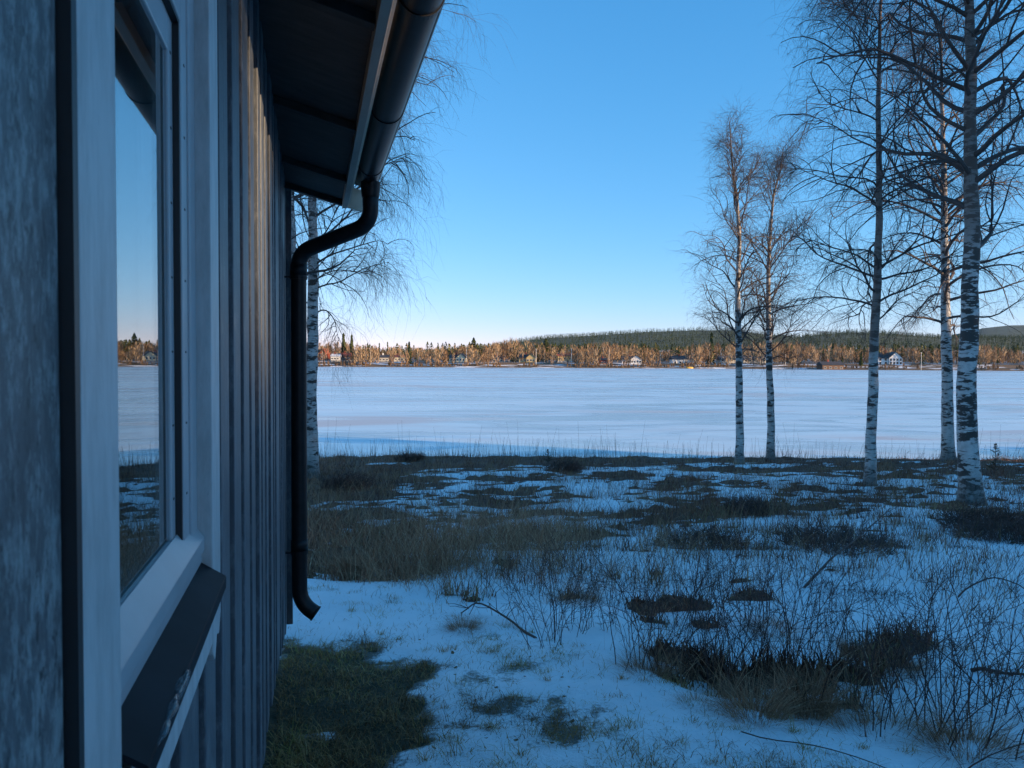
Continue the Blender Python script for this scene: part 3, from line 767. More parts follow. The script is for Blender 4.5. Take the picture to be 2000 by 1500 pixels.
# dead grass, thick on the bank left of the centre
def dens_g(x, y):
    a = np.exp(-((x + .1 + .13*(y-8))/2.3)**2 - ((y - 8.6)/2.6)**2)*1.2*np.clip(.75 + 1.1*fbm(x*1.1, y*1.1, 73, 2), .12, 1.3)
    b_ = .30*np.clip(fbm(x*.55, y*.55, 71, 2)*2.2, 0, 1)
    c_ = .45*sstep(-1.0, -4.0, x)*sstep(6, 8, y)
    return a + b_ + c_
def keep_g(x, D, r): return (r.random(len(x)) < dens_g(x, D)) & (lawn_mask(x, D) < .45) & (D < shore(x) + .4) & ~inhouse(x, D)
x, y = scatter(r, 150000, 3.6, 28, keep=keep_g)
print('dead grass', len(x))
H = (.20 + .46*r.random(len(x))**1.5)*(.45 + .7*np.minimum(dens_g(x, y), 1))
H = H*np.where(r.random(len(x)) < .06, 1.9, 1)
Vv, Fc, vr = blades(r, np.stack([x, y, ground_h(x, y) - .01], -1), H, .0027, .75, 4, np.clip(.45 + .28*r.normal(size=len(x)), 0, 1))
o = link('dead_grass', mesh_np('dead_grass', Vv, Fc, False, {'var': vr}), M['deadgrass']); tag(o, 'brown dead grass matted over the bank beyond the cottage', 'grass', kind='stuff')
# twiggy dwarf shrubs in loose clumps all over the heath
nc = 900
cx, cy = scatter(r, nc*3, 6.5, 27, keep=lambda x, D, r: (lawn_mask(x, D) < .2) & (D < shore(x) - .2) & ~inhouse(x, D) & (r.random(len(x)) < np.interp(D, [6, 11], [.15, 1]))); cx, cy = cx[:nc], cy[:nc]; nc = len(cx)
per = 36; cs = .10 + .22*r.random(nc)**1.5; ch = .12 + .26*r.random(nc)**1.4
x = np.repeat(cx, per) + np.repeat(cs, per)*r.normal(size=nc*per); y = np.repeat(cy, per) + .8*np.repeat(cs, per)*r.normal(size=nc*per)
H = np.repeat(ch, per)*(.5 + .8*r.random(nc*per))
Vv, Fc, vr = blades(r, np.stack([x, y, np.maximum(ground_h(x, y), snow_h(x, y)) - .02], -1), H, .0034, .45, 3, np.clip(np.repeat(.15 + .8*r.random(nc), per) + .15*r.normal(size=nc*per), 0, 1))
o = link('dwarf_shrubs', mesh_np('dwarf_shrubs', Vv, Fc, False, {'var': vr}), M['heather']); tag(o, 'small twiggy dwarf shrubs dotted all over the snowy heath', 'shrubs', kind='stuff')
# lawn grass: dense on the bare patch, sparse tufts through the snow
def keep_l(x, D, r):
    e = expo(x, D)
    return (lawn_mask(x, D) > .55) & ~inhouse(x, D) & ((e > -.016 + .014*r.normal(size=len(x))) | (r.random(len(x)) < .05*np.clip(.3 + 2*fbm(x*2, D*2, 88, 2), 0, 1)))
x, y = scatter(r, 210000, 2.0, 7.0, 1.0, keep=keep_l)
print('lawn', len(x))
H = (.022 + .06*r.random(len(x))**1.5)*(1 + .9*np.clip(fbm(x*5, y*5, 83, 2), -.5, 1))
var = np.clip(.38 + .75*fbm(x*2.2, y*2.2, 81, 2) + .24*r.normal(size=len(x)), 0, 1)
Vv, Fc, vr = blades(r, np.stack([x, y, np.maximum(ground_h(x, y), snow_h(x, y) - .012) - .004], -1), H, .0019, 1.15, 3, var)
o = link('lawn_grass', mesh_np('lawn_grass', Vv, Fc, False, {'var': vr}), M['grass']); tag(o, 'short green-brown lawn grass laid bare beside the wall', 'grass', kind='stuff')
# small tufts that stick out of the lawn snow
ntf = 190
tx, ty = scatter(r, ntf*6, 2.3, 6.8, .95, keep=lambda x, D, r: (lawn_mask(x, D) > .5) & ~inhouse(x, D) & (bare_patch(x, D) < .4))
tx, ty = tx[:ntf], ty[:ntf]
ntf = len(tx)
per = 34
cx = np.repeat(tx, per); cy = np.repeat(ty, per); sp = np.repeat(.012 + .04*r.random(ntf)**2, per)
x = cx + sp*r.normal(size=len(cx))*1.3; y = cy + sp*r.normal(size=len(cx))*.8
H = (.02 + .05*r.random(len(x)))*np.repeat(.6 + .9*r.random(ntf), per)
Vv, Fc, vr = blades(r, np.stack([x, y, snow_h(x, y) - .008], -1), H, .0015, 1.0, 3, np.repeat(np.clip(.35 + .35*r.random(ntf), 0, 1), per))
o = link('grass_sprigs', mesh_np('grass_sprigs', Vv, Fc, False, {'var': vr}), M['grass']); tag(o, 'small grass sprigs poking through the snow on the lawn', 'grass', kind='stuff')
# reeds and thin stalks along the water's edge
n = 2600
x = (r.random(n)*2-1)*24; y = shore(x) + .2 + .9*r.normal(size=n)*.9
kx = (.3 + .7*np.exp(-((x + 1)/5)**2) + .5*np.clip(fbm(x*.4, y*.1, 91, 2)*2, 0, 1))
m_ = r.random(n) < kx; x, y = x[m_], y[m_]
L = .25 + .55*r.random(len(x))**1.5 + .7*(r.random(len(x)) < .05)
P0 = np.stack([x, y, np.maximum(ground_h(x, y), LAKE) - .02], -1)
pl = grow(r, P0, np.stack([.12*r.normal(size=len(x)), .12*r.normal(size=len(x)), np.ones(len(x))], -1), L, 5, 0.0, .035)
Vv, Fc = sweep(pl, np.full((len(x), 1), .0045)*np.linspace(1, .5, 5)[None], 3)
o = link('shore_reeds', mesh_np('shore_reeds', Vv, Fc, False, {'var': np.repeat(r.random(len(x)), 15)}), M['reed']); tag(o, 'thin dry reeds standing along the edge of the frozen lake', 'reeds', kind='stuff')
# single bare stalks everywhere over the heath
def keep_s(x, D, r): return (lawn_mask(x, D) < .3) & (D < shore(x)) & ~inhouse(x, D) & (r.random(len(x)) < np.interp(D, [4, 10], [.3, 1])*(.1 + .9*np.clip(fbm(x*.45, D*.45, 95, 2)*2.5, 0, 1)))
x, y = scatter(r, 9000, 3.2, 26, keep=keep_s)
L = (.14 + .34*r.random(len(x))**1.3)
P0 = np.stack([x, y, ground_h(x, y) - .02], -1)
d0 = np.stack([.22*r.normal(size=len(x)), .22*r.normal(size=len(x)), np.ones(len(x))], -1)
pl = grow(r, P0, d0, L, 6, 0.0, .10)
ps, T, t, ii = pick(r, pl, 3, .35, .95)
pb = grow(r, ps, side_dirs(r, T, .5 + .3*r.random(len(ii))), L[ii]*.28, 3, .1, .12)
V1 = sweep(pl, (.0016 + .00012*y)[:, None]*np.linspace(1, .5, 6)[None], 3); V2 = sweep(pb, (.0011 + .0001*y)[ii][:, None]*np.linspace(1, .6, 3)[None], 3)
Vv, Fc = join([V1, V2])
o = link('bare_stalks', mesh_np('bare_stalks', Vv, Fc, False), M['cane']); tag(o, 'thin bare stalks scattered all over the snowy heath', 'stalks', kind='stuff')

# ---- single plants one can point at
def cane_clump(seed, n, h, spread_):
    r = np.random.default_rng(seed)
    P0 = np.stack([spread_*r.normal(size=n), spread_*.6*r.normal(size=n), np.full(n, -.04)], -1)
    d0 = np.stack([P0[:, 0]*.5 + .16*r.normal(size=n), .16*r.normal(size=n), np.ones(n)], -1)
    L = h*(.55 + .5*r.random(n))
    a = grow(r, P0, d0, L, 10, -.10*r.random(n), .075)
    p, T, t, ii = pick(r, a, 6, .3, .98)
    b_ = grow(r, p, side_dirs(r, T, .5 + .4*r.random(len(ii))), L[ii]*(.10 + .16*r.random(len(ii))), 5, .06, .2)
    p, T, t, jj = pick(r, b_, 2, .3, .9)
    c_ = grow(r, p, side_dirs(r, T, .6 + .3*r.random(len(jj))), .05 + .07*r.random(len(jj)), 3, .05, .2)
    return join([sweep(a, (.0034*(.7 + .6*r.random(n)))[:, None]*np.linspace(1, .4, 10)[None], 4), sweep(b_, np.full((len(ii), 1), .0017)*np.linspace(1, .6, 5)[None], 3), sweep(c_, np.full((len(jj), 1), .0013)*np.linspace(1, .7, 3)[None], 3)])
def tussock(seed, n, h, rad_, bend=1.0):
    r = np.random.default_rng(seed)
    a = r.random(n)*2*np.pi; q = rad_*np.sqrt(r.random(n))
    P0 = np.stack([q*np.cos(a), q*np.sin(a), .10*h*(1 - (q/rad_)**2) - .02], -1)
    out = np.stack([np.cos(a), np.sin(a), 0*a], -1)
    return blades(r, P0, h*(.5 + .7*r.random(n)), .0019, bend, 5, np.clip(.35 + .25*r.normal(size=n), 0, 1), out)
def heather_bush(seed, n, h, rad_):
    r = np.random.default_rng(seed)
    a = r.random(n)*2*np.pi; q = rad_*np.sqrt(r.random(n))
    P0 = np.stack([q*np.cos(a), q*np.sin(a)*.7, np.full(n, -.03)], -1)
    d0 = np.stack([P0[:, 0]*1.6/rad_*.5, P0[:, 1]*1.6/rad_*.5, np.ones(n)], -1) + .25*r.normal(size=(n, 3))
    L = h*(.6 + .5*r.random(n))*(1 - .4*(q/rad_)**2)
    pl = grow(r, P0, d0, L, 5, 0, .18)
    p, T, t, ii = pick(r, pl, 6, .25, 1)
    b_ = grow(r, p, side_dirs(r, T, .5 + .4*r.random(len(ii))), L[ii]*.3, 3, .1, .2)
    return join([sweep(pl, np.full((n, 1), .0024)*np.linspace(1, .5, 5)[None], 3), sweep(b_, np.full((len(ii), 1), .0022)*np.linspace(1, .6, 3)[None], 3)])
canes = [mesh_np('canes', *cane_clump(200+i, 15, 1.0, .16)) for i in range(4)]
for m_ in canes: m_.materials.append(M['cane'])
tus = []
for i in range(3):
    Vv, Fc, vr = tussock(220+i, 900, .30, .17); m_ = mesh_np('tussock', Vv, Fc, False, {'var': vr}); m_.materials.append(M['deadgrass']); tus.append(m_)
hb = [mesh_np('heather_bush', *heather_bush(240+i, 260, .28, .30)) for i in range(3)]
for m_ in hb: m_.materials.append(M['cane'])
def put(name, me, px, py, s, label, cat, group, rz=None, sz=None, parts=None):
    p = hit(px, py)
    rz = random.uniform(0, 6.28) if rz is None else rz
    o = link(name, me); o.location = (p.x, p.y, p.z - .01); o.rotation_euler = (0, 0, rz); o.scale = (s, s, s if sz is None else sz)
    tag(o, label, cat, group); return o
GC, GT, GH_ = 'leafless cane thickets on the heath', 'dead grass tussocks', 'dark heather bushes'
for i, (px, py, s, lab) in enumerate([
    (1265, 1318, .92, 'upright bare canes rising from the snow bank right of the lawn edge'),
    (1420, 1335, .95, 'bare canes behind the large brown tussock at the lawn edge'),
    (1530, 1340, .95, 'tall bare canes standing behind the wide dark tussock'),
    (1720, 1440, .98, 'bare canes growing out of the bottom right tussock'),
    (1850, 1470, 1.0, 'spreading bare canes second from the bottom right corner'),
    (1940, 1455, 1.0, 'arching bare canes in the bottom right corner'),
    (1080, 1265, .80, 'bare canes standing over the fallen dark branch'),
    (1150, 1270, .85, 'bare canes right of the fallen dark branch'),
    (1335, 1240, .80, 'loose bare canes in the snow behind the lawn-edge canes'),
    (1470, 1230, .80, 'bare canes in open snow at the middle of the right half'),
    (1820, 1340, .80, 'bare canes in open snow above the bottom right corner'),
    (1610, 1290, .75, 'few bare canes between two brown tussocks'),
    (1040, 1180, .70, 'dark canes at the right end of the brown grass bank'),
    (1140, 1160, .72, 'dark canes just beyond the brown grass bank'),
    (1640, 1190, .70, 'bare canes leaning out of a low dark mound'),
    (1690, 1060, .75, 'bare canes before the thin middle birch'),
    (1450, 1020, .75, 'bare canes in mid heath below the leftmost right-hand birch'),
    (1300, 1040, .70, 'bare canes in mid heath at the picture centre')]):
    put('cane_thicket', canes[i % 4], px, py, s, lab, 'shrub', GC)
for i, (px, py, s, lab) in enumerate([
    (770, 1150, 1.15, 'big matted brown tussock where lawn meets the grass bank'),
    (880, 1120, 1.1, 'brown tussock right of the big matted one'),
    (690, 1120, 1.0, 'brown tussock nearest the down pipe'),
    (905, 1238, .50, 'small green-brown tuft alone in the lawn snow'),
    (1360, 1392, .40, 'small round tuft alone at the snowy lawn edge'),
    (1475, 1410, .75, 'large brown tussock hanging over the lawn edge'),
    (1575, 1385, .75, 'wide dark tussock right of the large hanging one'),
    (1725, 1480, .95, 'brown tussock in the snow at the bottom right'),
    (1890, 1490, .9, 'brown tussock nearest the bottom right corner'),
    (1265, 1325, .62, 'flat brown tussock under the lawn-edge canes'),
    (1755, 1318, .62, 'flat tussock in open snow right of the wide dark one'),
    (1865, 1300, .6, 'flat tussock in open snow towards the right edge'),
    (1670, 1278, .5, 'small pale tussock in open snow'),
    (1130, 1185, .75, 'dark tussock at the foot of the snow bank'),
    (1510, 1250, .7, 'tussock among canes in the middle of the right half'),
    (1010, 1050, 1.0, 'upright brown grass clump at the crest of the bank'),
    (930, 1030, 1.0, 'upright brown grass clump left on the crest of the bank')]):
    put('grass_tussock', tus[i % 3], px, py, s, lab, 'grass tussock', GT)
for i, (px, py, s, lab) in enumerate([
    (1375, 1070, 1.5, 'long dark heather mound across the middle of the snow'),
    (1630, 1085, 1.9, 'biggest dark bush in the snow below the middle birch'),
    (1720, 1085, 1.2, 'dark bush beside the biggest one'),
    (1505, 1088, .8, 'small dark bush left of the biggest one'),
    (1630, 1190, 1.1, 'dark mound with leaning canes in open snow'),
    (1730, 1195, .95, 'dark mound right of the one with leaning canes'),
    (1975, 1060, 1.7, 'black bush at the right edge beneath the thickest birch'),
    (1930, 1030, 1.7, 'dark heather bush right of the foot of the thickest birch'),
    (1880, 1090, .8, 'flat dark patch of heather in the right-hand snow'),
    (1905, 1140, .7, 'flat dark heather strip near the right edge'),
    (1990, 1180, .9, 'dark bush cut by the right edge'),
    (1460, 1000, 1.4, 'dark bush in mid heath below the leftmost right-hand birch'),
    (1100, 920, 1.8, 'greenish heather bush on the bank at the picture centre'),
    (800, 900, 1.8, 'dark heather bush at the shore left of the centre'),
    (680, 950, 1.7, 'dark heather bush near the white spotted trunk')]):
    put('heather_bush', hb[i % 3], px, py, s, lab, 'bush', GH_, sz=s*.8)

# fallen branch by the lawn edge, and sticks
def stick(name, pxs, rad_, label, lift=.02, twigs=7, seed=1):
    r = np.random.default_rng(seed)
    P_ = [np.array(hit(x, y, snow_h)) + np.array([0, 0, l]) for x, y, l in pxs]
    t = np.linspace(0, 1, len(P_)); tt = np.linspace(0, 1, 14)
    pl = np.stack([np.interp(tt, t, np.array(P_)[:, c_]) for c_ in range(3)], -1); pl += .010*r.normal(size=pl.shape)
    for _ in range(2): pl[1:-1] = (pl[:-2] + 2*pl[1:-1] + pl[2:])/4
    pl = pl[None]
    p, T, t_, ii = pick(r, pl, twigs, .2, 1)
    b_ = grow(r, p, side_dirs(r, T, .8 + .4*r.random(len(ii))) + np.array([0, 0, .3]), .12 + .16*r.random(len(ii)), 6, .0, .25)
    V_, F_ = join([sweep(pl, rad_*np.linspace(1, .45, 14)[None], 7), sweep(b_, np.full((len(ii), 1), rad_*.35)*np.linspace(1, .4, 6)[None], 4)])
    o = link(name, mesh_np(name, V_, F_, True), M['cane']); tag(o, label, 'branch'); return o
stick('fallen_branch', [(1040, 1245, .0), (985, 1215, .05), (930, 1200, .09), (905, 1205, .02)], .009, 'dark forked branch lying on the snow at the lawn edge', twigs=10, seed=3)
stick('fallen_stick', [(1450, 1440, .01), (1600, 1465, .02), (1720, 1500, .02), (1850, 1560, .03)], .003, 'thin straight stick lying across the snow at the bottom right', twigs=1, seed=4)
stick('leaning_stick', [(1570, 1148, .0), (1620, 1110, .08), (1680, 1085, .22), (1740, 1060, .40)], .012, 'dark stick leaning up beside the biggest bush', twigs=6, seed=5)
stick('arching_cane', [(1870, 1230, .25), (1930, 1215, .33), (2000, 1225, .3), (2080, 1260, .05)], .006, 'low arching cane bowed over the snow at the right edge', twigs=3, seed=6)
stick('snow_edge_branch', [(1900, 1310, .02), (1950, 1325, .03), (2040, 1330, .03)], .012, 'dark branch half sunk in the snow at the right edge', twigs=4, seed=8)
# fallen leaves on the lawn, one mesh each
lf = mesh_np('leaf', [(-.012, 0, 0), (-.006, .012, .004), (.006, .014, .003), (.016, .002, .006), (.004, -.011, .002), (-.007, -.010, .004), (0, 0, -.002)], [(0, 1, 6), (1, 2, 6), (2, 3, 6), (3, 4, 6), (4, 5, 6), (5, 0, 6)]); lf.materials.append(M['leaf'])
r = np.random.default_rng(77)
for i in range(26):
    px, py = random.uniform(560, 1150), random.uniform(1260, 1480)
    p = hit(px, py); p.z = max(p.z, g1(p.x, p.y, snow_h)) + .012
    o = link('birch_leaf', lf); o.location = p; o.rotation_euler = (random.uniform(-.5, .5), random.uniform(-.5, .5), random.uniform(0, 6)); o.scale = (random.uniform(.6, 1.1),)*3
    onsnow = g1(p.x, p.y, snow_h) > g1(p.x, p.y)
    tag(o, 'withered brown birch leaf lying on the snowy part of the lawn' if onsnow else 'withered brown birch leaf lying in the bare grass by the wall', 'leaf', 'fallen leaves on the snow' if onsnow else 'fallen leaves in the grass')
# little spruces
def little_spruce(px, py, h, label, D=None):
    p = hit(px, py) if D is None else None
    root = empty('young_spruce', p); tag(root, label, 'tree')
    r = np.random.default_rng(int(px))
    st = MB().tube([(0, 0, -.05), (0.01, 0, h*.5), (0, 0, h)], [.016, .01, .003], 6); st.build('trunk', M['cane'], root)
    n = 46; t = r.random(n)**.8; az = r.random(n)*6.28
    S = np.stack([0*t, 0*t, h*(.08 + .9*t)], -1); d = np.stack([np.cos(az), np.sin(az), .35 + .6*t], -1)
    L = h*.42*(1.05 - t)
    b_ = grow(r, S, d, L, 6, -.08, .05)
    pp, T, tt, ii = pick(r, b_, 26, .05, 1)
    dd = side_dirs(r, T, .9 + .2*r.random(len(ii))); e = pp + dd*.03
    s_ = unit(np.cross(dd, r.normal(size=dd.shape)))*.0035
    Vv = np.stack([pp - s_, pp + s_, e], 1).reshape(-1, 3); Fc = np.arange(len(ii)*3).reshape(-1, 3)
    link('needles', mesh_np('needles', Vv, Fc, False, {'var': np.repeat(r.random(len(ii)), 3)}), M['spruce'], root)
    V_, F_ = sweep(b_, np.full((n, 1), .004)*np.linspace(1, .4, 6)[None], 4); link('branches', mesh_np('branches', V_, F_), M['cane'], root)
little_spruce(1943, 925, .85, 'young green spruce at the shore near the right edge')
little_spruce(1070, 905, .45, 'tiny green spruce on the bank at the picture centre')
print('plants ok')
#PART5
# ------------------------------------------------------------------ the far shore
FS = 492.0
def hor_y(px): return 707 + (px - 1000)*math.tan(ROLL)
def far_shore(x): return FS + 10*fbm(np.asarray(x, float)*.012, np.asarray(x, float)*0 + 1.7, 101, 3) - 40*sstep(120, 330, x)
RIDGE_PX = [-400, 200, 700, 860, 960, 1020, 1090, 1180, 1300, 1400, 1440, 1500, 1560, 1600, 1640, 1700, 1760, 1830, 1900, 2000, 2400]
RIDGE_Y = [690, 690, 688, 683, 674, 664, 654, 648, 645, 644, 645, 652, 654, 649, 647, 647, 651, 654, 654, 656, 664]
HD = 1900.0
def ridge(x, y):
    px = 1000 + F*x/np.maximum(y, 1)
    hgt = (707 + (px-1000)*math.tan(ROLL) - np.interp(px, RIDGE_PX, RIDGE_Y))/F*HD + EYE - 13
    return np.maximum(hgt, 4)
BLUE_PX = [-2000, 1500, 1700, 1860, 1920, 1970, 2030, 2200, 2600]; BLUE_Y = [712, 708, 690, 655, 642, 637, 636, 650, 690]
def far_h(x, y):
    s = far_shore(x)
    z = LAKE - .5 + 1.3*sstep(-1, 3, y - s) + 2.6*sstep(4, 26, y - s) + 3.0*sstep(30, 160, y - s)
    px = 1000 + F*x/np.maximum(y, 1)
    z = z + ridge(x, y)*sstep(560, HD, y)*(1 - .55*sstep(HD, 3200, y)) + 6*fbm(x*.006, y*.006, 105, 3)*sstep(600, 1000, y)*(1 - .8*sstep(1700, 1900, y))
    bl = (707 + (px-1000)*math.tan(ROLL) - np.interp(px, BLUE_PX, BLUE_Y))/F*6500 + EYE
    z = np.where(y > 3600, np.maximum(bl, 5)*sstep(3600, 6500, y) + z*(1 - sstep(3600, 6500, y)), z)
    return z
fy = np.concatenate([np.linspace(430, 560, 60), 560*np.exp(np.linspace(.02, math.log(7600/560), 70))])
fa = np.linspace(-1.35, 1.35, 400)
FY = fy[:, None] + 0*fa[None]; FX = fa[None]*FY
near = FY < 640
o = link('far_bank', grid_mesh('far_bank', FX[:75], FY[:75], far_h(FX[:75], FY[:75])), M['farland']); tag(o, kind='structure')
o = link('far_hills', grid_mesh('far_hills', FX[74:], FY[74:], far_h(FX[74:], FY[74:])), M['hill']); tag(o, kind='structure')
# dark open water along the right-hand far shore
wx = np.linspace(140, 420, 40); wl = far_shore(wx)
WX = np.stack([wx, wx]); WY_ = np.stack([wl - 34 + 6*fbm(wx*.05, wx*0, 5, 2) + 24*sstep(190, 140, wx), wl + 4])
o = link('open_water', grid_mesh('open_water', WX, WY_, WX*0 + LAKE + .02, False), M['water']); tag(o, kind='structure')

def far_birch(r, P0, H):
    "bare crowns: many thin rising twig-like slivers, returned as tris"
    n = len(P0); k = 64
    t = r.random((n, k)); az = r.random((n, k))*6.28
    rad_ = H[:, None]*.17*np.sqrt(r.random((n, k)))*np.sin(np.pi*np.clip(t*.85 + .15, 0, 1))
    b_ = P0[:, None] + np.stack([rad_*np.cos(az), rad_*np.sin(az), H[:, None]*(.10 + .78*t)], -1)
    ln = H[:, None]*(.10 + .14*r.random((n, k)))
    e = b_ + np.stack([np.cos(az)*ln*.42, np.sin(az)*ln*.42, ln], -1)
    fa_ = r.random((n, k))*6.28; w = .10 + .16*r.random((n, k))
    s_ = np.stack([np.cos(fa_)*w, np.sin(fa_)*w, 0*w], -1)
    V_ = np.stack([b_ - s_, b_ + s_, e], 2).reshape(-1, 3)
    var = np.clip((.45 + .28*r.normal(size=n))[:, None] + .14*r.normal(size=(n, k)), 0, 1)
    return V_, np.arange(n*k*3).reshape(-1, 3), np.repeat(var.reshape(-1), 3)
def far_conifer(r, P0, H, pine, k=54):
    n = len(P0)
    t = r.random((n, k)); az = r.random((n, k))*6.28
    lo = np.where(pine, .42, .06)[:, None]
    prof_ = np.where(pine[:, None], np.sin(np.pi*np.clip(t*.8 + .2, 0, 1))*.17, (1.02 - t)*.17)
    rad_ = H[:, None]*prof_
    h = H[:, None]*(lo + (1-lo)*t)
    c_ = P0[:, None] + np.stack([0*h, 0*h, h], -1)
    tip = c_ + np.stack([np.cos(az)*rad_, np.sin(az)*rad_, -rad_*.35*np.where(pine[:, None], -.6, 1)], -1)
    s_ = np.stack([-np.sin(az), np.cos(az), 0*az], -1)*(H[:, None]*.055)[..., None]
    up_ = np.stack([0*h, 0*h, H[:, None]*.085 + 0*h], -1)
    V_ = np.stack([c_ + up_, tip - s_, tip + s_], 2).reshape(-1, 3)
    var = np.clip((.4 + .25*r.normal(size=n))[:, None] + .15*r.normal(size=(n, k)), 0, 1)
    return V_, np.arange(n*k*3).reshape(-1, 3), np.repeat(var.reshape(-1), 3)
def trunks(r, P0, H, rad_=.14):
    pl = np.stack([P0, P0 + np.stack([.15*r.normal(size=len(P0)), 0*H, H*.8], -1)], 1)
    return sweep(pl, np.full((len(P0), 2), rad_), 3)
r = np.random.default_rng(111)
# house sites are kept free of trees:  x0 x1 ybase D
SITES = []
def site_ok(x, y):
    ok = np.ones(len(x), bool)
    for (sx, sy, w) in SITES:
        ok &= ~((np.abs(x - sx*y/sy) < w*.62) & (y < sy + 9) & (y > FS - 60))
    return ok
# houses: px0, px1, y top of ridge, y foot, distance back, wall, roof, gable towards us, label
HOUSES = [
    (622, 640, 681, 703, 530, 'red', 'r_red', True, 'red gabled house close right of the white spotted birch trunk'),
    (648, 664, 691, 704, 525, 'white', 'r_snow', False, 'low white house with snowy roof at the far left shore'),
    (666, 685, 689, 704, 545, 'brown', 'r_red', False, 'brown house with red tile roof right of the low white one'),
    (741, 760, 693, 706, 535, 'grey', 'r_dark', False, 'grey house with white chimney left of the dark shore spruce'),
    (771, 789, 693, 705, 535, 'cream', 'r_red', False, 'small cream house with red roof left of the dark shore spruce'),
    (879, 911, 691, 708, 525, 'cream', 'r_dark', True, 'cream house with white-edged gable at the left end of the hill'),
    (962, 982, 695, 708, 530, 'grey', 'r_dark', False, 'pale grey house half hidden in pines below the left hill end'),
    (1015, 1047, 691, 709, 525, 'yellow', 'r_dark', True, 'yellow gabled house among birches below the hill'),
    (1088, 1116, 690, 705, 540, 'yellow', 'r_red', False, 'long yellow house with reddish roof below the hill'),
    (1171, 1186, 699, 711, 512, 'red', 'r_dark', False, 'small dark red cottage left of the white blue-roofed house'),
    (1215, 1252, 694, 712, 515, 'white', 'r_dark', True, 'white dark-roofed house standing alone near the water at centre right'),
    (1310, 1352, 695, 713, 520, 'white', 'r_dark', False, 'long white house behind shore birches left of the slim birches'),
    (1712, 1756, 688, 715, 500, 'white', 'r_dark', True, 'large white two-storey gabled house right of the middle birch'),
    (1600, 1643, 706, 723, 478, 'brown', 'r_dark', False, 'long low boathouse with shade put into its brown walls at the right-hand water edge'),  # brown wall colour stands in for the shade on this building
    (1402, 1494, 695, 715, 540, 'grey', 'r_dark', False, 'long pale three-storey block behind the slim birches')]
def far_house(px0, px1, yt, yb, D, wall, roof, gable, label):
    cx = (px0+px1)/2; p = at(cx, yb, D); w = (px1-px0)/F*D; h = (yb-yt)/F*D
    zg = float(far_h(np.array([p.x]), np.array([p.y]))[0])
    root = empty('block_of_flats' if 'block' in label else 'lake_house', (p.x, D, 0), -.12 if gable else .08)
    tag(root, label, 'building', 'houses on the far shore')
    z0, z1 = p.z, p.z + h
    dp_ = 9.0 if gable else 7.5
    SITES.append((p.x, D, w))
    MB().box(-w/2-.3, w/2+.3, -dp_/2-.3, dp_/2+.3, min(zg, z0)-2, z0+.25).build('plinth', M['h_grey'], root)
    if gable:
        ev = z0 + h*.58; xw = w*.46; ww = w*.5       # gable front on the right, wing on the left
        gx0, gx1 = -w*.05, w/2
        gm = (gx0+gx1)/2
        MB().prism_y([(gx0, z0+.25), (gx1, z0+.25), (gx1, ev), (gm, z1-.2), (gx0, ev)], -dp_/2, dp_/2).build('gable_wall', M['h_'+wall], root)
        MB().box(-w/2, gx0-.01, -dp_/2+1.5, dp_/2-.5, z0+.25, ev-.2).build('wing_wall', M['h_'+wall], root)
        t = .28; o1 = .5
        MB().prism_y([(gx0-o1, ev-.35), (gm, z1), (gx1+o1, ev-.35), (gx1+o1, ev-.35+t), (gm, z1+t), (gx0-o1, ev-.35+t)], -dp_/2-.5, dp_/2+.5).build('roof', M[roof], root)
        MB().add([(-w/2-.4, -dp_/2+1.0, ev-.3), (gx0+.4, -dp_/2+1.0, ev-.3), (gx0+1.2, 0.5, z1-.5), (-w/2-.4, .5, z1-.5), (-w/2-.4, dp_/2, ev-.3), (gx0+.4, dp_/2, ev-.3)], [(0, 1, 2, 3), (3, 2, 5, 4), (0, 3, 4)]).build('wing_roof', M[roof], root)
        nx = 4 if w > 12 else 3; rowsz = [z0+h*.14, z0+h*.38] if h > 7 else [z0+h*.22]
        fy_ = -dp_/2
        spans = [(gx0, gx1, fy_, nx), (-w/2, gx0, fy_+1.5, 2)]
    else:
        ev = z0 + h*(.62 if h < 8 else .86)
        MB().box(-w/2, w/2, -dp_/2, dp_/2, z0+.25, ev).build('wall', M['h_'+wall], root)
        MB().add([(-w/2-.5, -dp_/2-.5, ev-.1), (w/2+.5, -dp_/2-.5, ev-.1), (w/2+.5, 0, z1), (-w/2-.5, 0, z1), (w/2+.5, dp_/2+.5, ev-.1), (-w/2-.5, dp_/2+.5, ev-.1)], [(0, 1, 2, 3), (3, 2, 4, 5), (0, 3, 5), (1, 4, 2)]).build('roof', M[roof], root)
        rowsz = [z0+h*.18, z0+h*.45, z0 + h*.68] if 'block' in label else [z0+h*.2]
        spans = [(-w/2, w/2, -dp_/2, max(3, int(w/3.2)))]
    for (a, b_, y_, nx) in spans:
        for zr in rowsz:
            for i in range(nx):
                wx_ = a + (b_-a)*(i+.5)/nx; hw = min(.62, (b_-a)/nx*.28); hh = min(1.5, h*.17)
                wf = MB().box(wx_-hw-.12, wx_+hw+.12, y_-.05, y_+.02, zr-.12, zr+hh+.12).build('window', M['h_white'], root)
                MB().box(wx_-hw, wx_+hw, y_-.075, y_-.052, zr, zr+hh).build('window_glass', M['pane'], wf)
    MB().box(-w*.12-.4, -w*.12+.4, -.4, .4, z1-.8, z1+1.1).build('chimney', M['h_white' if 'white chimney' in label else 'h_red'], root)
    return root
for hdef in HOUSES: far_house(*hdef)
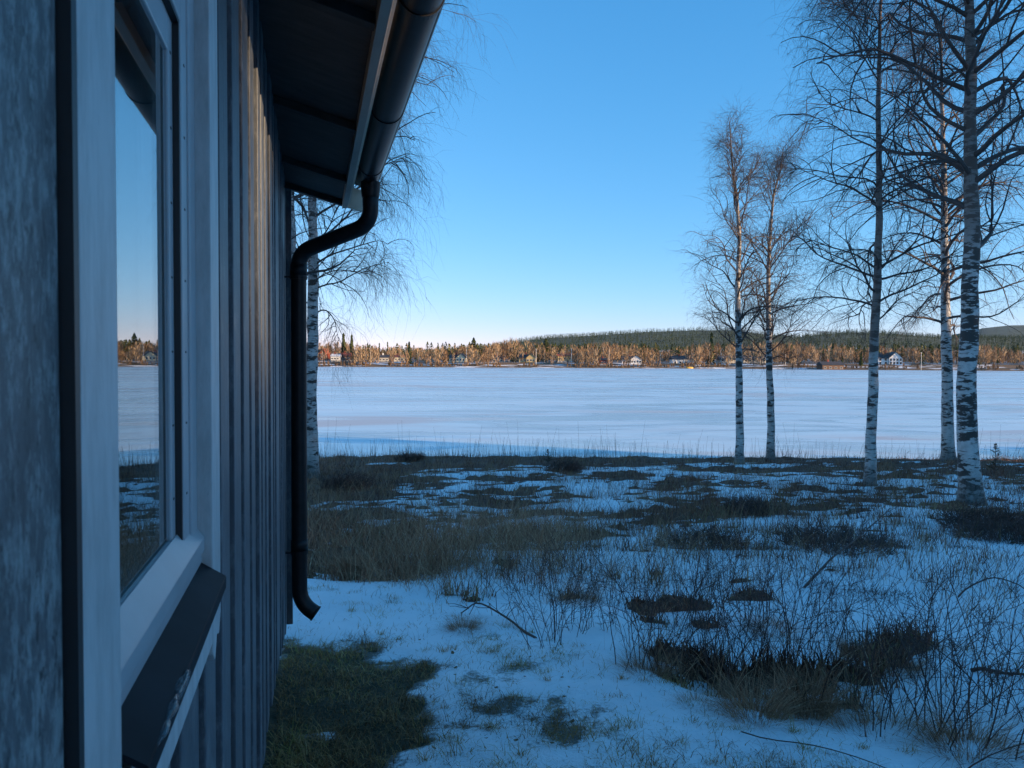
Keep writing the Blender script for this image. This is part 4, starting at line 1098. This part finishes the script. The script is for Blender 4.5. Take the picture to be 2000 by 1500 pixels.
# birch belt along the shore
n = 2700
px = r.random(n)*2700 - 400; back = 5 + 105*r.random(n)**1.4
xx0 = (px-1000)/F*FS; yy0 = far_shore(xx0) + back; xx0 = (px-1000)/F*yy0
m_ = site_ok(xx0, yy0) | (back > 60) | (r.random(n) < .18)
clear = (fbm(px*.02, px*0, 121, 2) > .30) & (back < 25)
m_ &= ~clear
m_ &= ~((px > 1560) & (back < 22))
xx0, yy0, px = xx0[m_], yy0[m_], px[m_]
Hh = (8.5 + 5.5*r.random(len(xx0)))*(1 + .38*fbm(px*.013, px*0, 141, 2))*np.interp(px, [600, 900, 1200, 2000], [1.05, 1.0, .95, .95])
P0 = np.stack([xx0, yy0, far_h(xx0, yy0) - .2], -1)
Vv, Fc, vr = far_birch(r, P0, Hh)
o = link('far_birch_wood', mesh_np('far_birch_wood', Vv, Fc, False, {'var': vr}), M['farbirch']); tag(o, 'sunlit orange-brown bare birch wood along the far shore', 'wood', kind='stuff')
s_ = r.random(len(P0)) < .45
Vv, Fc = trunks(r, P0[s_], Hh[s_], .13); o = link('far_birch_trunks', mesh_np('far_birch_trunks', Vv, Fc), M['fartrunk']); tag(o, 'pale thin birch trunks in the wood along the far shore', 'wood', kind='stuff')
# low willow scrub at the waterline
n = 900; px = r.random(n)*2600 - 300; xx0 = (px-1000)/F*FS; yy0 = far_shore(xx0) + 1 + 7*r.random(n)
m_ = fbm(px*.03, px*0, 131, 2) > -.35; xx0, yy0 = xx0[m_], yy0[m_]
P0 = np.stack([xx0, yy0, far_h(xx0, yy0) - .2], -1)
Vv, Fc, vr = far_birch(r, P0, 1.4 + 2.4*r.random(len(P0))**2)
o = link('far_willow_scrub', mesh_np('far_willow_scrub', Vv, Fc, False, {'var': vr*.7}), M['farbirch']); tag(o, 'low rust-brown scrub along the far waterline', 'scrub', kind='stuff')
# pines and spruces behind and between
n = 1500; px = r.random(n)*2700 - 400; back = 28 + 190*r.random(n)
dn = np.interp(px, [-400, 600, 700, 850, 930, 1120, 1300, 1500, 2300], [.3, .16, .2, .34, .95, 1.0, .6, .35, .35])
m_ = r.random(n) < dn; px, back = px[m_], back[m_]
xx0 = (px-1000)/F*FS; yy0 = far_shore(xx0) + back; xx0 = (px-1000)/F*yy0
m_ = site_ok(xx0, yy0 + 0); xx0, yy0, px = xx0[m_], yy0[m_], px[m_]
P0 = np.stack([xx0, yy0, far_h(xx0, yy0) - .2], -1); Hh = 9 + 4.5*r.random(len(P0))
Vv, Fc, vr = far_conifer(r, P0, Hh, r.random(len(P0)) < .6)
o = link('far_pine_wood', mesh_np('far_pine_wood', Vv, Fc, False, {'var': vr}), M['farpine']); tag(o, 'green pines and spruces behind the birches of the far shore', 'wood', kind='stuff')
Vv, Fc = trunks(r, P0, Hh, .2); o = link('far_pine_trunks', mesh_np('far_pine_trunks', Vv, Fc), M['h_brown']); tag(o, 'brown pine trunks in the wood of the far shore', 'wood', kind='stuff')
# the wooded hill
n = 21000
px = r.random(n)*1900 + 500; yy0 = 640 + (2000 - 640)*r.random(n)**.8; xx0 = (px-1000)/F*yy0
P0 = np.stack([xx0, yy0, far_h(xx0, yy0) - .5], -1)
Vv, Fc, vr = far_conifer(r, P0, 5 + 5*r.random(n), np.zeros(n, bool), 11)
o = link('hill_forest', mesh_np('hill_forest', Vv, Fc, False, {'var': vr}), M['hillpine']); tag(o, 'dense dark green conifer forest covering the low hill', 'forest', kind='stuff')
# single trees one can pick out
def single(px, D, H, label, pine=False):
    p = at(px, 707, D); z = float(far_h(np.array([p.x]), np.array([p.y]))[0])
    root = empty('shore_pine' if pine else 'shore_spruce', (p.x, D, z)); tag(root, label, 'tree')
    rr = np.random.default_rng(int(px))
    V_, F_, v_ = far_conifer(rr, np.zeros((1, 3)), np.array([H]), np.array([pine]), 150)
    link('crown', mesh_np('crown', V_, F_, False, {'var': v_*.45}), M['farpine'], root)
    MB().tube([(0, 0, -.5), (0, 0, H*.9)], [.25, .08], 6).build('trunk', M['h_brown'], root)
single(799, 508, 14, 'dark spruce right of the small cream house on the far shore')
single(671, 560, 19, 'tall dark spruce above the brown house at the far left')
single(687, 565, 18, 'second tall dark spruce above the far left houses')
single(1389, 512, 20, 'tall dark spruce left of the slim birches on the far shore')
single(1682, 490, 9, 'dark spruce left of the large white gabled house')
single(1066, 530, 16, 'pine between the two yellow houses', True)
single(925, 530, 16, 'pine right of the cream gabled house', True)
single(1645, 486, 7, 'small dark spruce at the end of the low boathouse')
# pale poles by the far road
for px, yb, h, D, lab in ((911, 708, 9, 505, 'pale pole right of the cream gabled house'), (1047, 708, 9, 505, 'pale pole at the right of the yellow gabled house'), (1116, 709, 9.5, 505, 'pale pole at the right of the long yellow house'), (1534, 712, 7, 500, 'pale pole right of the slim birches on the far shore'), (1799, 724, 11, 462, 'pale pole on the shore right of the large white house')):
    p = at(px, yb, D); MB_ = MB().tube([(0, 0, -1.5), (0, 0, h)], [.16, .10], 8).tube([(-.5, 0, h-.1), (.35, 0, h-.05)], .07, 6)
    o = MB_.build('lamp_pole', M['h_white']); o.location = p; tag(o, lab, 'pole', 'poles on the far shore')
# a yellow upturned boat at the far waterline
p = at(1347, 719.5, 486); bm_ = MB(); vs = []; fs = []
for i in range(9):
    u = i/8*2 - 1; w_ = .75*(1 - abs(u)**2.5) + .03
    for j in range(7):
        a = math.pi*j/6; vs.append((u*2.1, math.cos(a)*w_, .05 + math.sin(a)*(.85*(1 - .5*abs(u)**3))))
for i in range(8):
    for j in range(6): fs.append((i*7+j, (i+1)*7+j, (i+1)*7+j+1, i*7+j+1))
o = bm_.add(vs, fs).build('rowing_boat', M['buoy'], None, smooth=True); o.location = (p.x, p.y, max(LAKE, float(far_h(np.array([p.x]), np.array([p.y]))[0]))); o.scale = (1.1, 1.1, 1.3); tag(o, 'yellow upturned rowing boat at the far waterline', 'boat')
print('far ok')

# ------------------------------------------------------------------ unseen wood behind the viewer, shaped to keep the near shore in shade
su = np.array([SUN.x, SUN.y]); su /= np.linalg.norm(su); sq = np.array([-su[1], su[0]])
te = math.tan(EL)
def shade_h(q): return np.interp(q, [-14, .8, 1.2, 2.4, 2.8, 12, 15, 18, 20.5, 23, 26, 29.4, 30.0, 30.3, 31.8, 32.0, 32.5, 32.7, 40], [6, 6.5, 2.15, 2.15, 7, 8.5, 10.5, 10.5, 6.5, 4.5, 3.8, 3.0, .3, -2.8, -2.8, -1.5, -1.5, -2.8, -2.8])  # crown tops follow the wanted shade edge, gaps let sun through
r = np.random.default_rng(131)
qs, ls = [], []
for row in range(4):
    q = np.arange(-14, 40, 1.15) + .35*r.normal(size=len(np.arange(-14, 40, 1.15))); qs.append(q); ls.append(np.full(len(q), 42 + row*5.0) + 1.4*r.normal(size=len(q)))
qx = np.concatenate([np.arange(-.8, 5, .3), np.arange(-.8, 5, .3)]); qs.append(qx); ls.append(40 + 3*r.random(len(qx)))
q = np.concatenate(qs); l = np.concatenate(ls)
P0 = (su[None]*l[:, None] + sq[None]*q[:, None]); zt = shade_h(q) + l*te - .6*np.abs(r.normal(size=len(q)))
g0 = np.minimum(base_h(P0[:, 0]*0, np.clip(P0[:, 1], -60, 24)), .5); zb = g0
zb = np.minimum(zb, zt - 1.0); Hh = zt - zb
n = len(q); k = 420
t = r.random((n, k))**.9; az = r.random((n, k))*6.28
prof_ = np.where(((q > -.8) & (q < 5)) | (q > 27), .5, np.minimum(1.9, .9 + Hh*.05))[:, None]*np.sqrt(np.clip(1 - t**2.2, 0, 1))*np.sqrt(.25 + .75*r.random((n, k)))
c_ = np.stack([P0[:, 0][:, None] + np.cos(az)*prof_, P0[:, 1][:, None] + np.sin(az)*prof_, zb[:, None] + Hh[:, None]*(.04 + .94*t)], -1)
e1 = unit(r.normal(size=(n, k, 3)))*.55; e2 = unit(r.normal(size=(n, k, 3)))*.55
Vv = np.stack([c_ - e1*.5, c_ + e1*.5, c_ + e2], 2).reshape(-1, 3)
o = link('shading_wood', mesh_np('shading_wood', Vv, np.arange(n*k*3).reshape(-1, 3), False, {'var': np.repeat(r.random(n*k), 3)}), M['spruce']); tag(o, 'dense spruce wood behind the viewer, unseen, shaped to shade the near shore', 'wood', kind='stuff')
Vv, Fc = trunks(r, np.column_stack([P0, zb - .3]), Hh, .16); o = link('shading_trunks', mesh_np('shading_trunks', Vv, Fc), M['h_brown']); tag(o, 'trunks of the unseen shade-casting spruce wood behind the viewer', 'wood', kind='stuff')
# ------------------------------------------------------------------ winter air
hz = MB().box(-9500, 9500, -400, 7900, -20, 420).build('haze', None); tag(hz, 'thin blue winter haze over the lake', 'haze', kind='stuff')
m = bpy.data.materials.new('winter_air'); m.use_nodes = True; nt = m.node_tree
for n in list(nt.nodes): nt.nodes.remove(n)
out = N(nt, 'ShaderNodeOutputMaterial'); pv = N(nt, 'ShaderNodeVolumePrincipled'); pv.inputs['Color'].default_value = (0.45, 0.72, 1.0, 1); pv.inputs['Density'].default_value = 1.3e-5; pv.inputs['Anisotropy'].default_value = 0.2
nt.links.new(pv.outputs[0], out.inputs['Volume'])
hz.data.materials.append(m)
